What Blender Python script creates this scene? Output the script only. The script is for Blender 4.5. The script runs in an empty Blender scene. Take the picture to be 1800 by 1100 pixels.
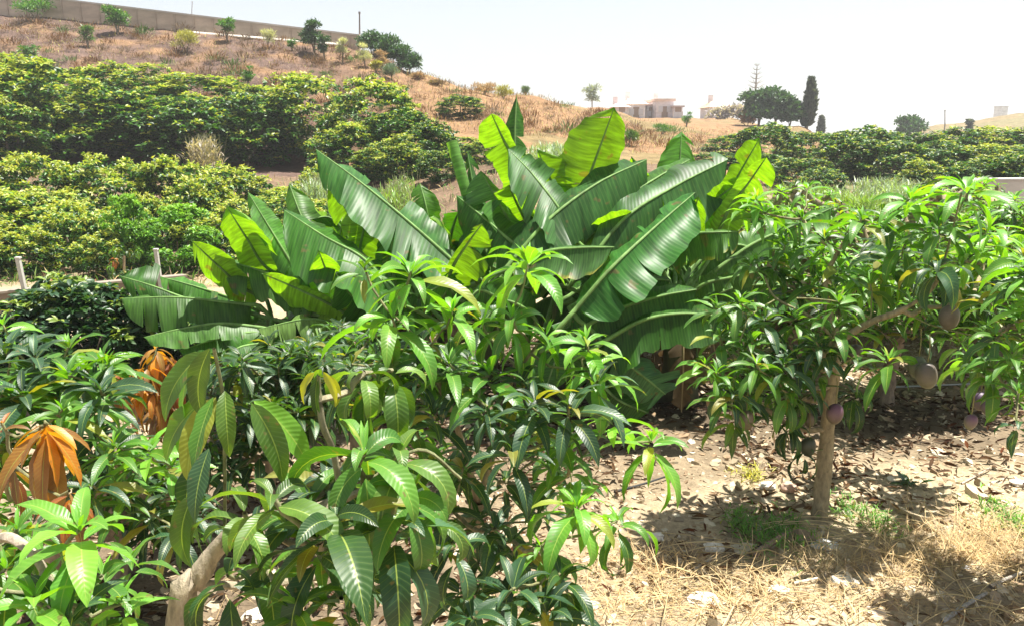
import bpy, math, random
import numpy as np
from mathutils import Vector, noise as mnoise

random.seed(7)
RNG = np.random.default_rng(11)
SC = bpy.context.scene
COL = SC.collection

# ------------------------------------------------------------------ camera, sky, sun
H, TH, F = 2.4, math.radians(12.8), 1413.0
CT, ST = math.cos(TH), math.sin(TH)
cam = bpy.data.cameras.new('camera'); co = bpy.data.objects.new('camera', cam); COL.objects.link(co)
co.location = (0, 0, H); co.rotation_euler = (math.pi/2 - TH, 0, 0)
cam.lens = F/1800*36; cam.sensor_width = 36; cam.clip_start = 0.05; cam.clip_end = 4000
SC.camera = co
SUN = Vector((0.25, 0.13, 0.95)).normalized()
w = bpy.data.worlds.new('World'); SC.world = w; w.use_nodes = True
nt = w.node_tree; sky = nt.nodes.new('ShaderNodeTexSky'); sky.sky_type = 'NISHITA'; sky.sun_disc = False
sky.sun_elevation = math.asin(SUN.z); sky.sun_rotation = math.atan2(SUN.x, SUN.y)
sky.air_density = 1.0; sky.dust_density = 0.8; sky.ozone_density = 1.0
nt.nodes['Background'].inputs[1].default_value = 0.052
hs = nt.nodes.new('ShaderNodeHueSaturation'); hs.inputs['Saturation'].default_value = .35; hs.inputs['Value'].default_value = 1.25
nt.links.new(sky.outputs[0], hs.inputs['Color']); nt.links.new(hs.outputs[0], nt.nodes['Background'].inputs[0])
sl = bpy.data.lights.new('sun', 'SUN'); sl.energy = 5.0; sl.angle = math.radians(0.6); sl.color = (1, 0.95, 0.86)
so = bpy.data.objects.new('sun', sl); COL.objects.link(so); so.rotation_euler = SUN.to_track_quat('Z', 'Y').to_euler()
so.location = (-10, 12, 30)
SC.view_settings.view_transform = 'Standard'; SC.view_settings.look = 'None'
SC.view_settings.exposure = 1.38; SC.view_settings.gamma = 1
SC.cycles.max_bounces = 7; SC.cycles.diffuse_bounces = 2; SC.cycles.transmission_bounces = 5
SC.cycles.glossy_bounces = 2; SC.cycles.transparent_max_bounces = 4

# ------------------------------------------------------------------ helpers
def slope(py):
    v = (550-py)/F
    return (v*CT-ST)/(CT+v*ST)
def P(px, py, d):
    "a point of the place seen at (px, py) of the photograph, d metres ahead"
    u, v = (px-900)/F, (550-py)/F
    k = d/(CT+v*ST)
    return np.array([u*k, d, H+(v*CT-ST)*k])
def Z(py, d): return H+d*slope(py)

def tag(o, label=None, cat=None, group=None, kind=None):
    if label: o['label'] = label
    if cat: o['category'] = cat
    if group: o['group'] = group
    if kind: o['kind'] = kind
    return o
def thing(name, loc, label, cat, group=None):
    o = bpy.data.objects.new(name, None); COL.objects.link(o); o.location = tuple(loc); o.empty_display_size = .2
    return tag(o, label, cat, group)

class MB:
    "collects quads with a colour and a uv per vertex"
    def __init__(s): s.V = []; s.Q = []; s.C = []; s.U = []; s.n = 0
    def add(s, V, Q, C, U=None):
        V = np.asarray(V, float).reshape(-1, 3); n = len(V)
        C = np.broadcast_to(np.asarray(C, float), (n, 3)) if np.ndim(C) == 1 else np.asarray(C).reshape(-1, 3)
        if U is None: U = np.zeros((n, 2))
        s.V.append(V); s.Q.append(np.asarray(Q, int)+s.n); s.C.append(C); s.U.append(np.asarray(U).reshape(-1, 2)); s.n += n
    def mesh(s, name, mats, smooth=True):
        me = bpy.data.meshes.new(name)
        V = np.concatenate(s.V).astype(np.float32); Q = np.concatenate(s.Q).astype(np.int32)
        C = np.concatenate(s.C).astype(np.float32); U = np.concatenate(s.U).astype(np.float32)
        me.vertices.add(len(V)); me.vertices.foreach_set('co', V.ravel())
        me.loops.add(len(Q)*4); me.loops.foreach_set('vertex_index', Q.ravel())
        me.polygons.add(len(Q)); me.polygons.foreach_set('loop_start', np.arange(len(Q), dtype=np.int32)*4)
        me.polygons.foreach_set('loop_total', np.full(len(Q), 4, np.int32))
        me.polygons.foreach_set('use_smooth', np.full(len(Q), smooth))
        me.update(calc_edges=True)
        a = me.color_attributes.new('tint', 'FLOAT_COLOR', 'POINT')
        a.data.foreach_set('color', np.concatenate([C, np.ones((len(C), 1), np.float32)], 1).ravel())
        uv = me.uv_layers.new(name='leaf_uv'); uv.data.foreach_set('uv', U[Q.ravel()].ravel())
        me.materials.append(mats)
        return me
    def build(s, name, mat, parent=None, smooth=True):
        if not s.V: return None
        off = Vector(parent_loc(parent)) if parent else None
        if off is not None: s.V = [v-np.array(off) for v in s.V]
        me = s.mesh(name, mat, smooth)
        o = bpy.data.objects.new(name, me); COL.objects.link(o)
        if parent: o.parent = parent
        return o
def parent_loc(p):
    v = Vector((0, 0, 0))
    while p: v += p.location; p = p.parent
    return v

def grid_quads(a, b, base=0):
    i, j = np.meshgrid(np.arange(a-1), np.arange(b-1), indexing='ij')
    q = np.stack([i*b+j, (i+1)*b+j, (i+1)*b+j+1, i*b+j+1], -1).reshape(-1, 4)
    return q+base

def tube(mb, pts, rad, col, n=7, lump=0.0):
    pts = np.asarray(pts, float); m = len(pts)
    rad = np.broadcast_to(np.asarray(rad, float), (m,))
    T = np.gradient(pts, axis=0); T /= np.linalg.norm(T, axis=1)[:, None]+1e-9
    ref = np.array([0.0, 0, 1]) if abs(T[0][2]) < .9 else np.array([1.0, 0, 0])
    A = np.cross(T, ref); A /= np.linalg.norm(A, axis=1)[:, None]+1e-9
    B = np.cross(T, A)
    th = np.linspace(0, 2*math.pi, n+1)
    rr = rad[:, None]*(1+lump*np.sin(3*th[None]+np.arange(m)[:, None]*1.7)) if lump else rad[:, None]*np.ones((1, n+1))
    V = pts[:, None]+rr[..., None]*(np.cos(th)[None, :, None]*A[:, None]+np.sin(th)[None, :, None]*B[:, None])
    U = np.stack(np.meshgrid(np.linspace(0, 1, m), np.linspace(0, 1, n+1), indexing='ij'), -1)
    mb.add(V, grid_quads(m, n+1), col, U)
def smooth_path(pts, k=6):
    "Catmull-Rom through the points"
    p = np.asarray(pts, float)
    if len(p) < 3:
        t = np.linspace(0, 1, k+1)[:, None]; return p[0]*(1-t)+p[-1]*t
    q = np.vstack([2*p[0]-p[1], p, 2*p[-1]-p[-2]]); out = []
    for i in range(1, len(q)-2):
        for t in np.arange(k)/k:
            a, b, c, d = q[i-1], q[i], q[i+1], q[i+2]
            out.append(.5*((2*b)+(c-a)*t+(2*a-5*b+4*c-d)*t*t+(3*b-a-3*c+d)*t**3))
    out.append(p[-1]); return np.array(out)

# ------------------------------------------------------------------ materials
def mat_new(name):
    m = bpy.data.materials.new(name); m.use_nodes = True
    return m, m.node_tree, m.node_tree.nodes['Principled BSDF'], m.node_tree.nodes['Material Output']
def N(nt, t, **kw):
    n = nt.nodes.new(t)
    for k, v in kw.items(): setattr(n, k, v)
    return n
def leaf_mat(name, trans=.42, rough=.42, tmul=(1.9, 1.9, .5), veins=None, spec=.5, noise_scale=9.0, wax=0.0, spots=0, streak=0):
    m, nt, bs, out = mat_new(name); L = nt.links
    at = N(nt, 'ShaderNodeAttribute', attribute_name='tint')
    col = at.outputs['Color']
    tc = N(nt, 'ShaderNodeTexCoord')
    nz = N(nt, 'ShaderNodeTexNoise'); nz.inputs['Scale'].default_value = noise_scale; nz.inputs['Detail'].default_value = 3
    L.new(tc.outputs['Object'], nz.inputs['Vector'])
    mr = N(nt, 'ShaderNodeMapRange'); mr.inputs[1].default_value = .3; mr.inputs[2].default_value = .7
    mr.inputs[3].default_value = .78; mr.inputs[4].default_value = 1.25; L.new(nz.outputs[0], mr.inputs[0])
    mx = N(nt, 'ShaderNodeMix', data_type='RGBA', blend_type='MULTIPLY'); mx.inputs[0].default_value = 1
    L.new(col, mx.inputs[6]); L.new(mr.outputs[0], mx.inputs[7]); col = mx.outputs[2]
    if spots:
        n3 = N(nt, 'ShaderNodeTexNoise'); n3.inputs['Scale'].default_value = spots; n3.inputs['Detail'].default_value = 2; L.new(tc.outputs['Object'], n3.inputs['Vector'])
        r3 = N(nt, 'ShaderNodeMapRange'); r3.inputs[1].default_value = .66; r3.inputs[2].default_value = .72; r3.inputs[4].default_value = .75; L.new(n3.outputs[0], r3.inputs[0])
        x3 = N(nt, 'ShaderNodeMix', data_type='RGBA'); L.new(r3.outputs[0], x3.inputs[0]); L.new(col, x3.inputs[6]); x3.inputs[7].default_value = (.16, .12, .05, 1); col = x3.outputs[2]
    height = None
    if streak:
        uv_ = N(nt, 'ShaderNodeUVMap', uv_map='leaf_uv'); mp_ = N(nt, 'ShaderNodeMapping'); mp_.inputs['Scale'].default_value = (38, 1.3, 1)
        n4 = N(nt, 'ShaderNodeTexNoise'); n4.inputs['Scale'].default_value = 1; n4.inputs['Detail'].default_value = 4; L.new(uv_.outputs[0], mp_.inputs[0]); L.new(mp_.outputs[0], n4.inputs['Vector'])
        r4_ = N(nt, 'ShaderNodeMapRange'); r4_.inputs[1].default_value = .3; r4_.inputs[2].default_value = .7; r4_.inputs[3].default_value = .55; r4_.inputs[4].default_value = 1.35; L.new(n4.outputs[0], r4_.inputs[0])
        x4 = N(nt, 'ShaderNodeMix', data_type='RGBA', blend_type='MULTIPLY'); x4.inputs[0].default_value = 1; L.new(col, x4.inputs[6]); L.new(r4_.outputs[0], x4.inputs[7]); col = x4.outputs[2]
    if veins:
        uv = N(nt, 'ShaderNodeUVMap', uv_map='leaf_uv'); sp = N(nt, 'ShaderNodeSeparateXYZ'); L.new(uv.outputs[0], sp.inputs[0])
        def M(op, a, b=None, c=None):
            n = N(nt, 'ShaderNodeMath', operation=op)
            for i, x in enumerate((a, b, c)):
                if x is None: continue
                if isinstance(x, (int, float)): n.inputs[i].default_value = x
                else: L.new(x, n.inputs[i])
            return n.outputs[0]
        av = M('ABSOLUTE', sp.outputs[1])
        freq, skew, wv, wm = veins['freq'], veins['skew'], veins['w'], veins['mid']
        ph = M('SUBTRACT', sp.outputs[0], M('MULTIPLY', av, skew))
        tri = M('PINGPONG', M('MULTIPLY', ph, freq), .5)            # 0 .. .5
        side = M('LESS_THAN', tri, wv) if veins.get('hard') else M('SUBTRACT', 1.0, M('SMOOTH_MIN', M('DIVIDE', tri, wv), 1.0, .1))
        mid = M('LESS_THAN', av, wm)
        mask = M('MAXIMUM', M('MULTIPLY', side, veins['side_amt']), M('MULTIPLY', mid, veins['mid_amt']))
        m2 = N(nt, 'ShaderNodeMix', data_type='RGBA'); L.new(mask, m2.inputs[0]); L.new(col, m2.inputs[6])
        m2.inputs[7].default_value = (*veins['col'], 1); col = m2.outputs[2]
        height = M('SINE', M('MULTIPLY', ph, freq*6.2832))
    L.new(col, bs.inputs['Base Color']); bs.inputs['Roughness'].default_value = rough
    bs.inputs['Specular IOR Level'].default_value = spec
    if height is not None:
        bp = N(nt, 'ShaderNodeBump'); bp.inputs['Strength'].default_value = veins.get('bump', .3); bp.inputs['Distance'].default_value = veins.get('dist', .002)
        L.new(height, bp.inputs['Height']); L.new(bp.outputs[0], bs.inputs['Normal'])
    if wax:
        bs.inputs['Coat Weight'].default_value = wax; bs.inputs['Coat Roughness'].default_value = .35
    tr = N(nt, 'ShaderNodeBsdfTranslucent')
    tm = N(nt, 'ShaderNodeMix', data_type='RGBA', blend_type='MULTIPLY'); tm.inputs[0].default_value = 1
    L.new(col, tm.inputs[6]); tm.inputs[7].default_value = (*tmul, 1); L.new(tm.outputs[2], tr.inputs['Color'])
    ms = N(nt, 'ShaderNodeMixShader'); ms.inputs[0].default_value = trans
    L.new(bs.outputs[0], ms.inputs[1]); L.new(tr.outputs[0], ms.inputs[2]); L.new(ms.outputs[0], out.inputs[0])
    return m
def solid_mat(name, col, rough=.8, vary=.35, scale=12.0, bump=.3, attr=False, spec=.3, dist=.01, stretch=(1, 1, 1)):
    m, nt, bs, out = mat_new(name); L = nt.links
    tc = N(nt, 'ShaderNodeTexCoord'); mp = N(nt, 'ShaderNodeMapping'); mp.inputs['Scale'].default_value = stretch
    nz = N(nt, 'ShaderNodeTexNoise'); nz.inputs['Scale'].default_value = scale; nz.inputs['Detail'].default_value = 6
    nz.inputs['Roughness'].default_value = .65
    L.new(tc.outputs['Object'], mp.inputs[0]); L.new(mp.outputs[0], nz.inputs['Vector'])
    mr = N(nt, 'ShaderNodeMapRange'); mr.inputs[1].default_value = .28; mr.inputs[2].default_value = .72
    mr.inputs[3].default_value = 1-vary; mr.inputs[4].default_value = 1+vary; L.new(nz.outputs[0], mr.inputs[0])
    mx = N(nt, 'ShaderNodeMix', data_type='RGBA', blend_type='MULTIPLY'); mx.inputs[0].default_value = 1
    if attr:
        at = N(nt, 'ShaderNodeAttribute', attribute_name='tint'); L.new(at.outputs['Color'], mx.inputs[6])
    else: mx.inputs[6].default_value = (*col, 1)
    L.new(mr.outputs[0], mx.inputs[7]); L.new(mx.outputs[2], bs.inputs['Base Color'])
    bs.inputs['Roughness'].default_value = rough; bs.inputs['Specular IOR Level'].default_value = spec
    if bump:
        bp = N(nt, 'ShaderNodeBump'); bp.inputs['Strength'].default_value = bump; bp.inputs['Distance'].default_value = dist
        L.new(nz.outputs[0], bp.inputs['Height']); L.new(bp.outputs[0], bs.inputs['Normal'])
    return m
M_MANGO = leaf_mat('mango_leaf', trans=.36, rough=.42, tmul=(2.1, 2.0, .3), spec=.6, noise_scale=14, spots=38,
    veins=dict(freq=17, skew=.10, w=.10, mid=.05, side_amt=.13, mid_amt=.6, col=(.34, .44, .10), bump=.22, dist=.001))
M_BANANA = leaf_mat('banana_leaf', trans=.40, rough=.42, tmul=(1.9, 1.9, .22), spec=.3, noise_scale=3, spots=9, streak=1,
    veins=dict(freq=44, skew=.03, w=.16, mid=.03, side_amt=.09, mid_amt=.4, col=(.30, .48, .10), bump=.13, dist=.002))
M_FAR = leaf_mat('orchard_leaf', trans=.30, rough=.42, tmul=(1.6, 1.6, .5), spec=.5, noise_scale=1.5)
M_DRY = leaf_mat('dry_leaf', trans=.25, rough=.8, tmul=(1.2, 1.0, .7), spec=.2, noise_scale=20)
M_STRAW = leaf_mat('dry_straw', trans=.2, rough=.7, tmul=(1.1, 1.0, .7), spec=.3, noise_scale=3)
M_BARK = solid_mat('mango_bark', (.30, .24, .16), .85, .5, 34, 1.0, dist=.012, attr=True, stretch=(1, 1, .45))
M_STEM = solid_mat('banana_stem', (.1, .1, .05), .6, .5, 14, .3, attr=True, stretch=(1, 1, .2))
M_STONE = solid_mat('slate_stone', (.5, .45, .38), .8, .25, 30, .4, attr=True, dist=.006)
M_WALL = solid_mat('rendered_wall', (.42, .38, .33), .9, .25, .6, .2, attr=True, stretch=(1, 1, 3))
M_PAINT = solid_mat('painted_post', (.6, .6, .56), .7, .18, 20, .1, attr=True)
M_FRUIT = solid_mat('mango_skin', (.3, .2, .2), .5, .22, 25, .05, attr=True, spec=.5)

# ground: one sheet; what grows or lies there and painted shade colour it, by an attribute and by noise
def ground_mat():
    m, nt, bs, out = mat_new('dry_earth'); L = nt.links
    at = N(nt, 'ShaderNodeAttribute', attribute_name='tint'); tc = N(nt, 'ShaderNodeTexCoord')
    def ns(sc, det=8, r=.6):
        n = N(nt, 'ShaderNodeTexNoise'); n.inputs['Scale'].default_value = sc; n.inputs['Detail'].default_value = det
        n.inputs['Roughness'].default_value = r; L.new(tc.outputs['Object'], n.inputs['Vector']); return n
    a, b, c = ns(.9, 6, .65), ns(7.0, 10, .7), ns(55.0, 6, .7)
    def mr(n, lo, hi, x=.3, y=.7):
        k = N(nt, 'ShaderNodeMapRange'); k.inputs[1].default_value = x; k.inputs[2].default_value = y
        k.inputs[3].default_value = lo; k.inputs[4].default_value = hi; L.new(n.outputs[0], k.inputs[0]); return k.outputs[0]
    cur = at.outputs['Color']
    for o in (mr(a, .6, 1.35), mr(b, .62, 1.3), mr(c, .7, 1.25)):
        x = N(nt, 'ShaderNodeMix', data_type='RGBA', blend_type='MULTIPLY'); x.inputs[0].default_value = 1
        L.new(cur, x.inputs[6]); L.new(o, x.inputs[7]); cur = x.outputs[2]
    L.new(cur, bs.inputs['Base Color']); bs.inputs['Roughness'].default_value = .92; bs.inputs['Specular IOR Level'].default_value = .15
    bp = N(nt, 'ShaderNodeBump'); bp.inputs['Strength'].default_value = .8; bp.inputs['Distance'].default_value = .03
    ad = N(nt, 'ShaderNodeMath', operation='MULTIPLY_ADD'); L.new(c.outputs[0], ad.inputs[0]); ad.inputs[1].default_value = .35; L.new(b.outputs[0], ad.inputs[2])
    L.new(ad.outputs[0], bp.inputs['Height']); L.new(bp.outputs[0], bs.inputs['Normal'])
    return m
M_GROUND = ground_mat()

# ------------------------------------------------------------------ the land
def c_(*a): return [(y, (Z(v[0], y) if isinstance(v, tuple) else v)) for y, v in a]
COLS = [
 (-900, c_((12, 0), (14, -.3), (24, -.4), (30, .3), (37, 1.0), (66, 11.0), (68, 12.4), (400, 14))),
 (0,    c_((12, 0), (14, -.3), (24, -.4), (28, (338,)), (32, (300,)), (37, (283,)), (65.3, (24,)), (67, Z(24, 65.3)+1.5), (400, 14))),
 (300,  c_((12, 0), (14, -.3), (24, -.4), (28, (345,)), (32, (312,)), (37, (293,)), (63.6, (50,)), (65.4, Z(50, 63.6)+1.4), (400, 12))),
 (600,  c_((12, 0), (14, -.3), (24, -.4), (28, (350,)), (32, (325,)), (37, (296,)), (61.8, (76,)), (64, Z(76, 61.8)+.6), (90, 8), (400, 8))),
 (660,  c_((12, 0), (14, -.3), (22, -.3), (30, (318,)), (36, (280,)), (60, (92,)), (64, Z(92, 60)), (100, 5), (400, 5))),
 (740,  c_((12, 0), (18, -.2), (30, (305,)), (36, (262,)), (57, (134,)), (64, Z(140, 62)), (110, 2.5), (400, 2))),
 (830,  c_((12, 0), (18, 0), (27, (305,)), (36, (255,)), (57, (156,)), (64, Z(162, 62)), (120, 2), (400, 2))),
 (920,  c_((14, 0), (22, (322,)), (30, (282,)), (42, (235,)), (62, (168,)), (72, Z(176, 70)), (130, 3), (400, 2))),
 (1050, c_((16, 0), (26, (310,)), (34, (285,)), (48, (245,)), (74, (190,)), (90, Z(194, 84)), (140, (212,)), (400, 2))),
 (1150, c_((20, 0), (32, (296,)), (48, (258,)), (80, (216,)), (140, (208,)), (220, (214,)), (400, 2))),
 (1280, c_((26, 0), (40, (285,)), (60, (255,)), (95, (222,)), (140, (209,)), (220, (216,)), (400, 2))),
 (1400, c_((32, 0), (60, .4), (95, (222,)), (115, (228,)), (200, -1), (400, -2))),
 (1500, c_((32, 0), (60, -.2), (90, -1.2), (200, -3), (400, -3))),
 (1660, c_((32, 0), (60, -.2), (90, -1.0), (150, (218,)), (300, (226,)), (400, -2))),
 (1800, c_((32, 0), (60, -.2), (90, -.4), (150, (199,)), (300, (205,)), (400, 3))),
 (2700, c_((32, 0), (60, 0), (90, 1), (150, 6), (300, 8), (400, 8))),
]
COLT = np.array([(p-900)/F/1.022 for p, _ in COLS])
YS = np.concatenate([np.arange(0, 40, .5), np.arange(40, 120, 1), np.arange(120, 401, 4)])
COLZ = np.array([np.interp(YS, [0]+[a for a, _ in c], [0]+[b for _, b in c]) for _, c in COLS])
def land(x, y):
    y2 = min(max(y, 0.01), 399.9); t = x/max(y, 1.5)
    t = min(max(t, COLT[0]), COLT[-1]-1e-6)
    i = max(0, min(len(COLT)-2, int(np.searchsorted(COLT, t))-1))
    f = (t-COLT[i])/(COLT[i+1]-COLT[i]); f = f*f*(3-2*f)
    z = (1-f)*np.interp(y2, YS, COLZ[i])+f*np.interp(y2, YS, COLZ[i+1])
    am = .03+.05*min(1, max(0, (y-14)/20))
    z += am*mnoise.noise(Vector((x*.7, y*.7, 3)))
    if y > 38: z += min(1, (y-38)/10)*(.30*mnoise.noise(Vector((x*.22, y*.22, 9)))+.12*mnoise.noise(Vector((x*.8, y*.8, 1))))
    elif y < 14: z += .018*mnoise.noise(Vector((x*3.1, y*3.1, 5)))
    return float(z)
SOIL = np.array((.38, .30, .195)); SHADE_MULCH = np.array((.075, .052, .036))  # dark leaf litter, with the shade under the plants painted into it
def shade_mulch(x, y):  # zones of litter and painted shade under bananas and mangoes
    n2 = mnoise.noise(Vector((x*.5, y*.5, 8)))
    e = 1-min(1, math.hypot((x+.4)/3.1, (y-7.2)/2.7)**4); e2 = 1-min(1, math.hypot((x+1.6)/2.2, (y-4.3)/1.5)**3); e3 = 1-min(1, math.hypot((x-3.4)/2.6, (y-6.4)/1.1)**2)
    e4 = 1-min(1, math.hypot((x-1.3)/1.35, (y-6.3)/1.25)**3)  # soil darkened where the shadow of the bananas falls
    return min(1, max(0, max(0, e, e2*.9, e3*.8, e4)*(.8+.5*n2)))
def ground_col(x, y, z):
    n = mnoise.noise(Vector((x*.12, y*.12, 4))); n2 = mnoise.noise(Vector((x*.5, y*.5, 8)))
    t = x/max(y, 1)
    pxa = t*F*1.022+900
    if y < 13: c = SOIL.copy()
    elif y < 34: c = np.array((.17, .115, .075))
    else: c = np.array((.30, .215, .16))
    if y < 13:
        k = shade_mulch(x, y); c = c*(1-k)+SHADE_MULCH*k
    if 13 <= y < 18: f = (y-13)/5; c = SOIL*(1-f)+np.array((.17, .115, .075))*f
    if y >= 34:
        straw = np.array((.26, .155, .08)); olive = np.array((.16, .15, .065)); vio = np.array((.125, .082, .066))
        k = min(1, max(0, (pxa-520)/260)); c = vio*(1-k)+straw*k
        if n2 > .1: c = c*(1-min(.8, n2*2))+straw*min(.8, n2*2)
        if n > .12 and pxa > 850: c = c*.45+olive*.55
        if pxa > 1480: c = c*.4+np.array((.20, .19, .11))*.6
    return c
def make_ground():
    ys = np.concatenate([np.arange(-25, 1.5, 1.5), np.arange(1.5, 12, .12), np.arange(12, 75, .6), np.arange(75, 240, 4), np.array([250, 300, 400, 700, 1200, 2200])])
    us = np.linspace(-1, 1, 361); us = np.sign(us)*np.abs(us)**1.25
    V = []; C = []
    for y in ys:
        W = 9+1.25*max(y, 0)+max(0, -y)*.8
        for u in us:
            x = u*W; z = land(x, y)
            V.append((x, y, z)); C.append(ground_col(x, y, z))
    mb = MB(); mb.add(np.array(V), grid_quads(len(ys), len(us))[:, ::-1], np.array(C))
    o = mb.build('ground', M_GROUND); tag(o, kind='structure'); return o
make_ground()

# ------------------------------------------------------------------ leaves, vectorised
def leaves(mb, pos, az, phi, bend, length, width, col, roll=None, fold=.25, ripple=0.0, S=6, Vn=3, petiole=.06, shape='mango'):
    "each leaf a curved, folded, rippled blade: pos (n,3), heading az, start pitch phi, bend, length, width, col (n,3)"
    n = len(pos)
    if n == 0: return
    s = np.linspace(0, 1, S)
    if shape == 'mango': wp = np.sin(np.pi*np.clip(s, 0, 1)**.85)**.75*(1-.12*s)
    else: wp = np.sin(np.pi*np.clip(s*.97+.02, 0, 1)**.95)**.7
    wp = np.maximum(wp, .02); v = np.linspace(-1, 1, Vn)
    ph = phi[:, None]-bend[:, None]*(s[None]**1.3)
    ds = length[:, None]/(S-1)
    cx = np.concatenate([np.zeros((n, 1)), np.cumsum(np.cos((ph[:, 1:]+ph[:, :-1])/2)*ds, 1)], 1)+petiole*length[:, None]*np.cos(phi[:, None])
    cz = np.concatenate([np.zeros((n, 1)), np.cumsum(np.sin((ph[:, 1:]+ph[:, :-1])/2)*ds, 1)], 1)+petiole*length[:, None]*np.sin(phi[:, None])
    h = np.stack([np.cos(az), np.sin(az), np.zeros(n)], -1); side = np.stack([-np.sin(az), np.cos(az), np.zeros(n)], -1)
    up = np.array([0, 0, 1.0])
    ctr = pos[:, None]+cx[..., None]*h[:, None]+cz[..., None]*up
    nor = -np.sin(ph)[..., None]*h[:, None]+np.cos(ph)[..., None]*up
    sd = np.broadcast_to(side[:, None], nor.shape)
    if roll is not None:
        r = roll[:, None, None]*np.ones((1, S, 1))
        sd, nor = sd*np.cos(r)+nor*np.sin(r), nor*np.cos(r)-sd*np.sin(r)
    ww = width[:, None]*.5*wp[None]
    V = ctr[:, :, None]+sd[:, :, None]*(ww[..., None]*v)[..., None]+nor[:, :, None]*((ww*fold)[..., None]*np.abs(v))[..., None]
    if ripple:
        phs = RNG.random(n)*6.28
        rp = ripple*width[:, None, None]*np.sin(s[None, :, None]*15+phs[:, None, None]+v[None, None]*1.3)*(v[None, None]**2)*(wp[None, :, None])
        V = V+nor[:, :, None]*rp[..., None]
    U = np.broadcast_to(np.stack(np.meshgrid(s, v, indexing='ij'), -1), (n, S, Vn, 2))
    q = grid_quads(S, Vn)
    Q = (q[None]+(np.arange(n)*S*Vn)[:, None, None]).reshape(-1, 4)
    C = np.repeat(col, S*Vn, axis=0)
    mb.add(V, Q, C, U)

GREENS = {
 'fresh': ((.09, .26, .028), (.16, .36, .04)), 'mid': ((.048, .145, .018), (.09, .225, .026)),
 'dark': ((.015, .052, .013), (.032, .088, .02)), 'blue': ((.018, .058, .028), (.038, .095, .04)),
 'olive': ((.05, .12, .02), (.10, .19, .026)), 'yellow': ((.33, .36, .03), (.42, .40, .04)),
 'orange': ((.36, .13, .018), (.50, .24, .025)), 'rust': ((.20, .06, .018), (.32, .10, .025)), 'bronze': ((.15, .08, .04), (.24, .13, .05)),
}
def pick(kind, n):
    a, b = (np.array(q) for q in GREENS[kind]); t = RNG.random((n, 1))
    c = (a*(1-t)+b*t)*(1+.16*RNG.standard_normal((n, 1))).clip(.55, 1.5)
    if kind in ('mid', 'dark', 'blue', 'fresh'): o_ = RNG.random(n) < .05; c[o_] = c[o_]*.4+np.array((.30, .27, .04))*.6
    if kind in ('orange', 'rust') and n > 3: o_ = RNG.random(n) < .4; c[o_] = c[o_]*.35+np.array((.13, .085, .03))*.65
    return c

def rosette(mb, p, n=11, L=.2, kind='mid', droop=1.0, lift=.35, wratio=.25, S=7, Vn=5, spread=math.pi*2, az0=None, stem=.05, tip=True):
    n = int(n*1.35); k = np.arange(n); az = k*2.39996+RNG.random()*6.28 if az0 is None else az0+(RNG.random(n)-.5)*spread
    f = (k+.5)/n                                           # 0 inner (young) .. 1 outer (old)
    phi = 1.15-(1.15-lift+.9)*f*1.0+RNG.standard_normal(n)*.18
    phi = lift+.75*(1-f)-.55*f*droop+RNG.standard_normal(n)*.16
    bend = droop*(.75+.5*RNG.random(n))
    ln = L*(.5+.55*np.minimum(1, f*1.8))*(.68+.5*RNG.random(n))
    pos = p[None]-np.array([0, 0, 1.0])*(f*stem)[:, None]
    roll = RNG.standard_normal(n)*.35
    leaves(mb, pos, az, phi, bend, ln, ln*wratio*(.85+.3*RNG.random(n)), pick(kind, n), roll, fold=.30, ripple=.06, S=S, Vn=Vn)
    if tip and kind in ('fresh', 'mid') and n > 6:
        m = 3; leaves(mb, np.repeat(p[None], m, 0), RNG.random(m)*6.28, np.full(m, 1.1), np.full(m, .4), np.full(m, L*.35), np.full(m, L*.07), pick('fresh', m)*1.25, None, S=4, Vn=3)

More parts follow.
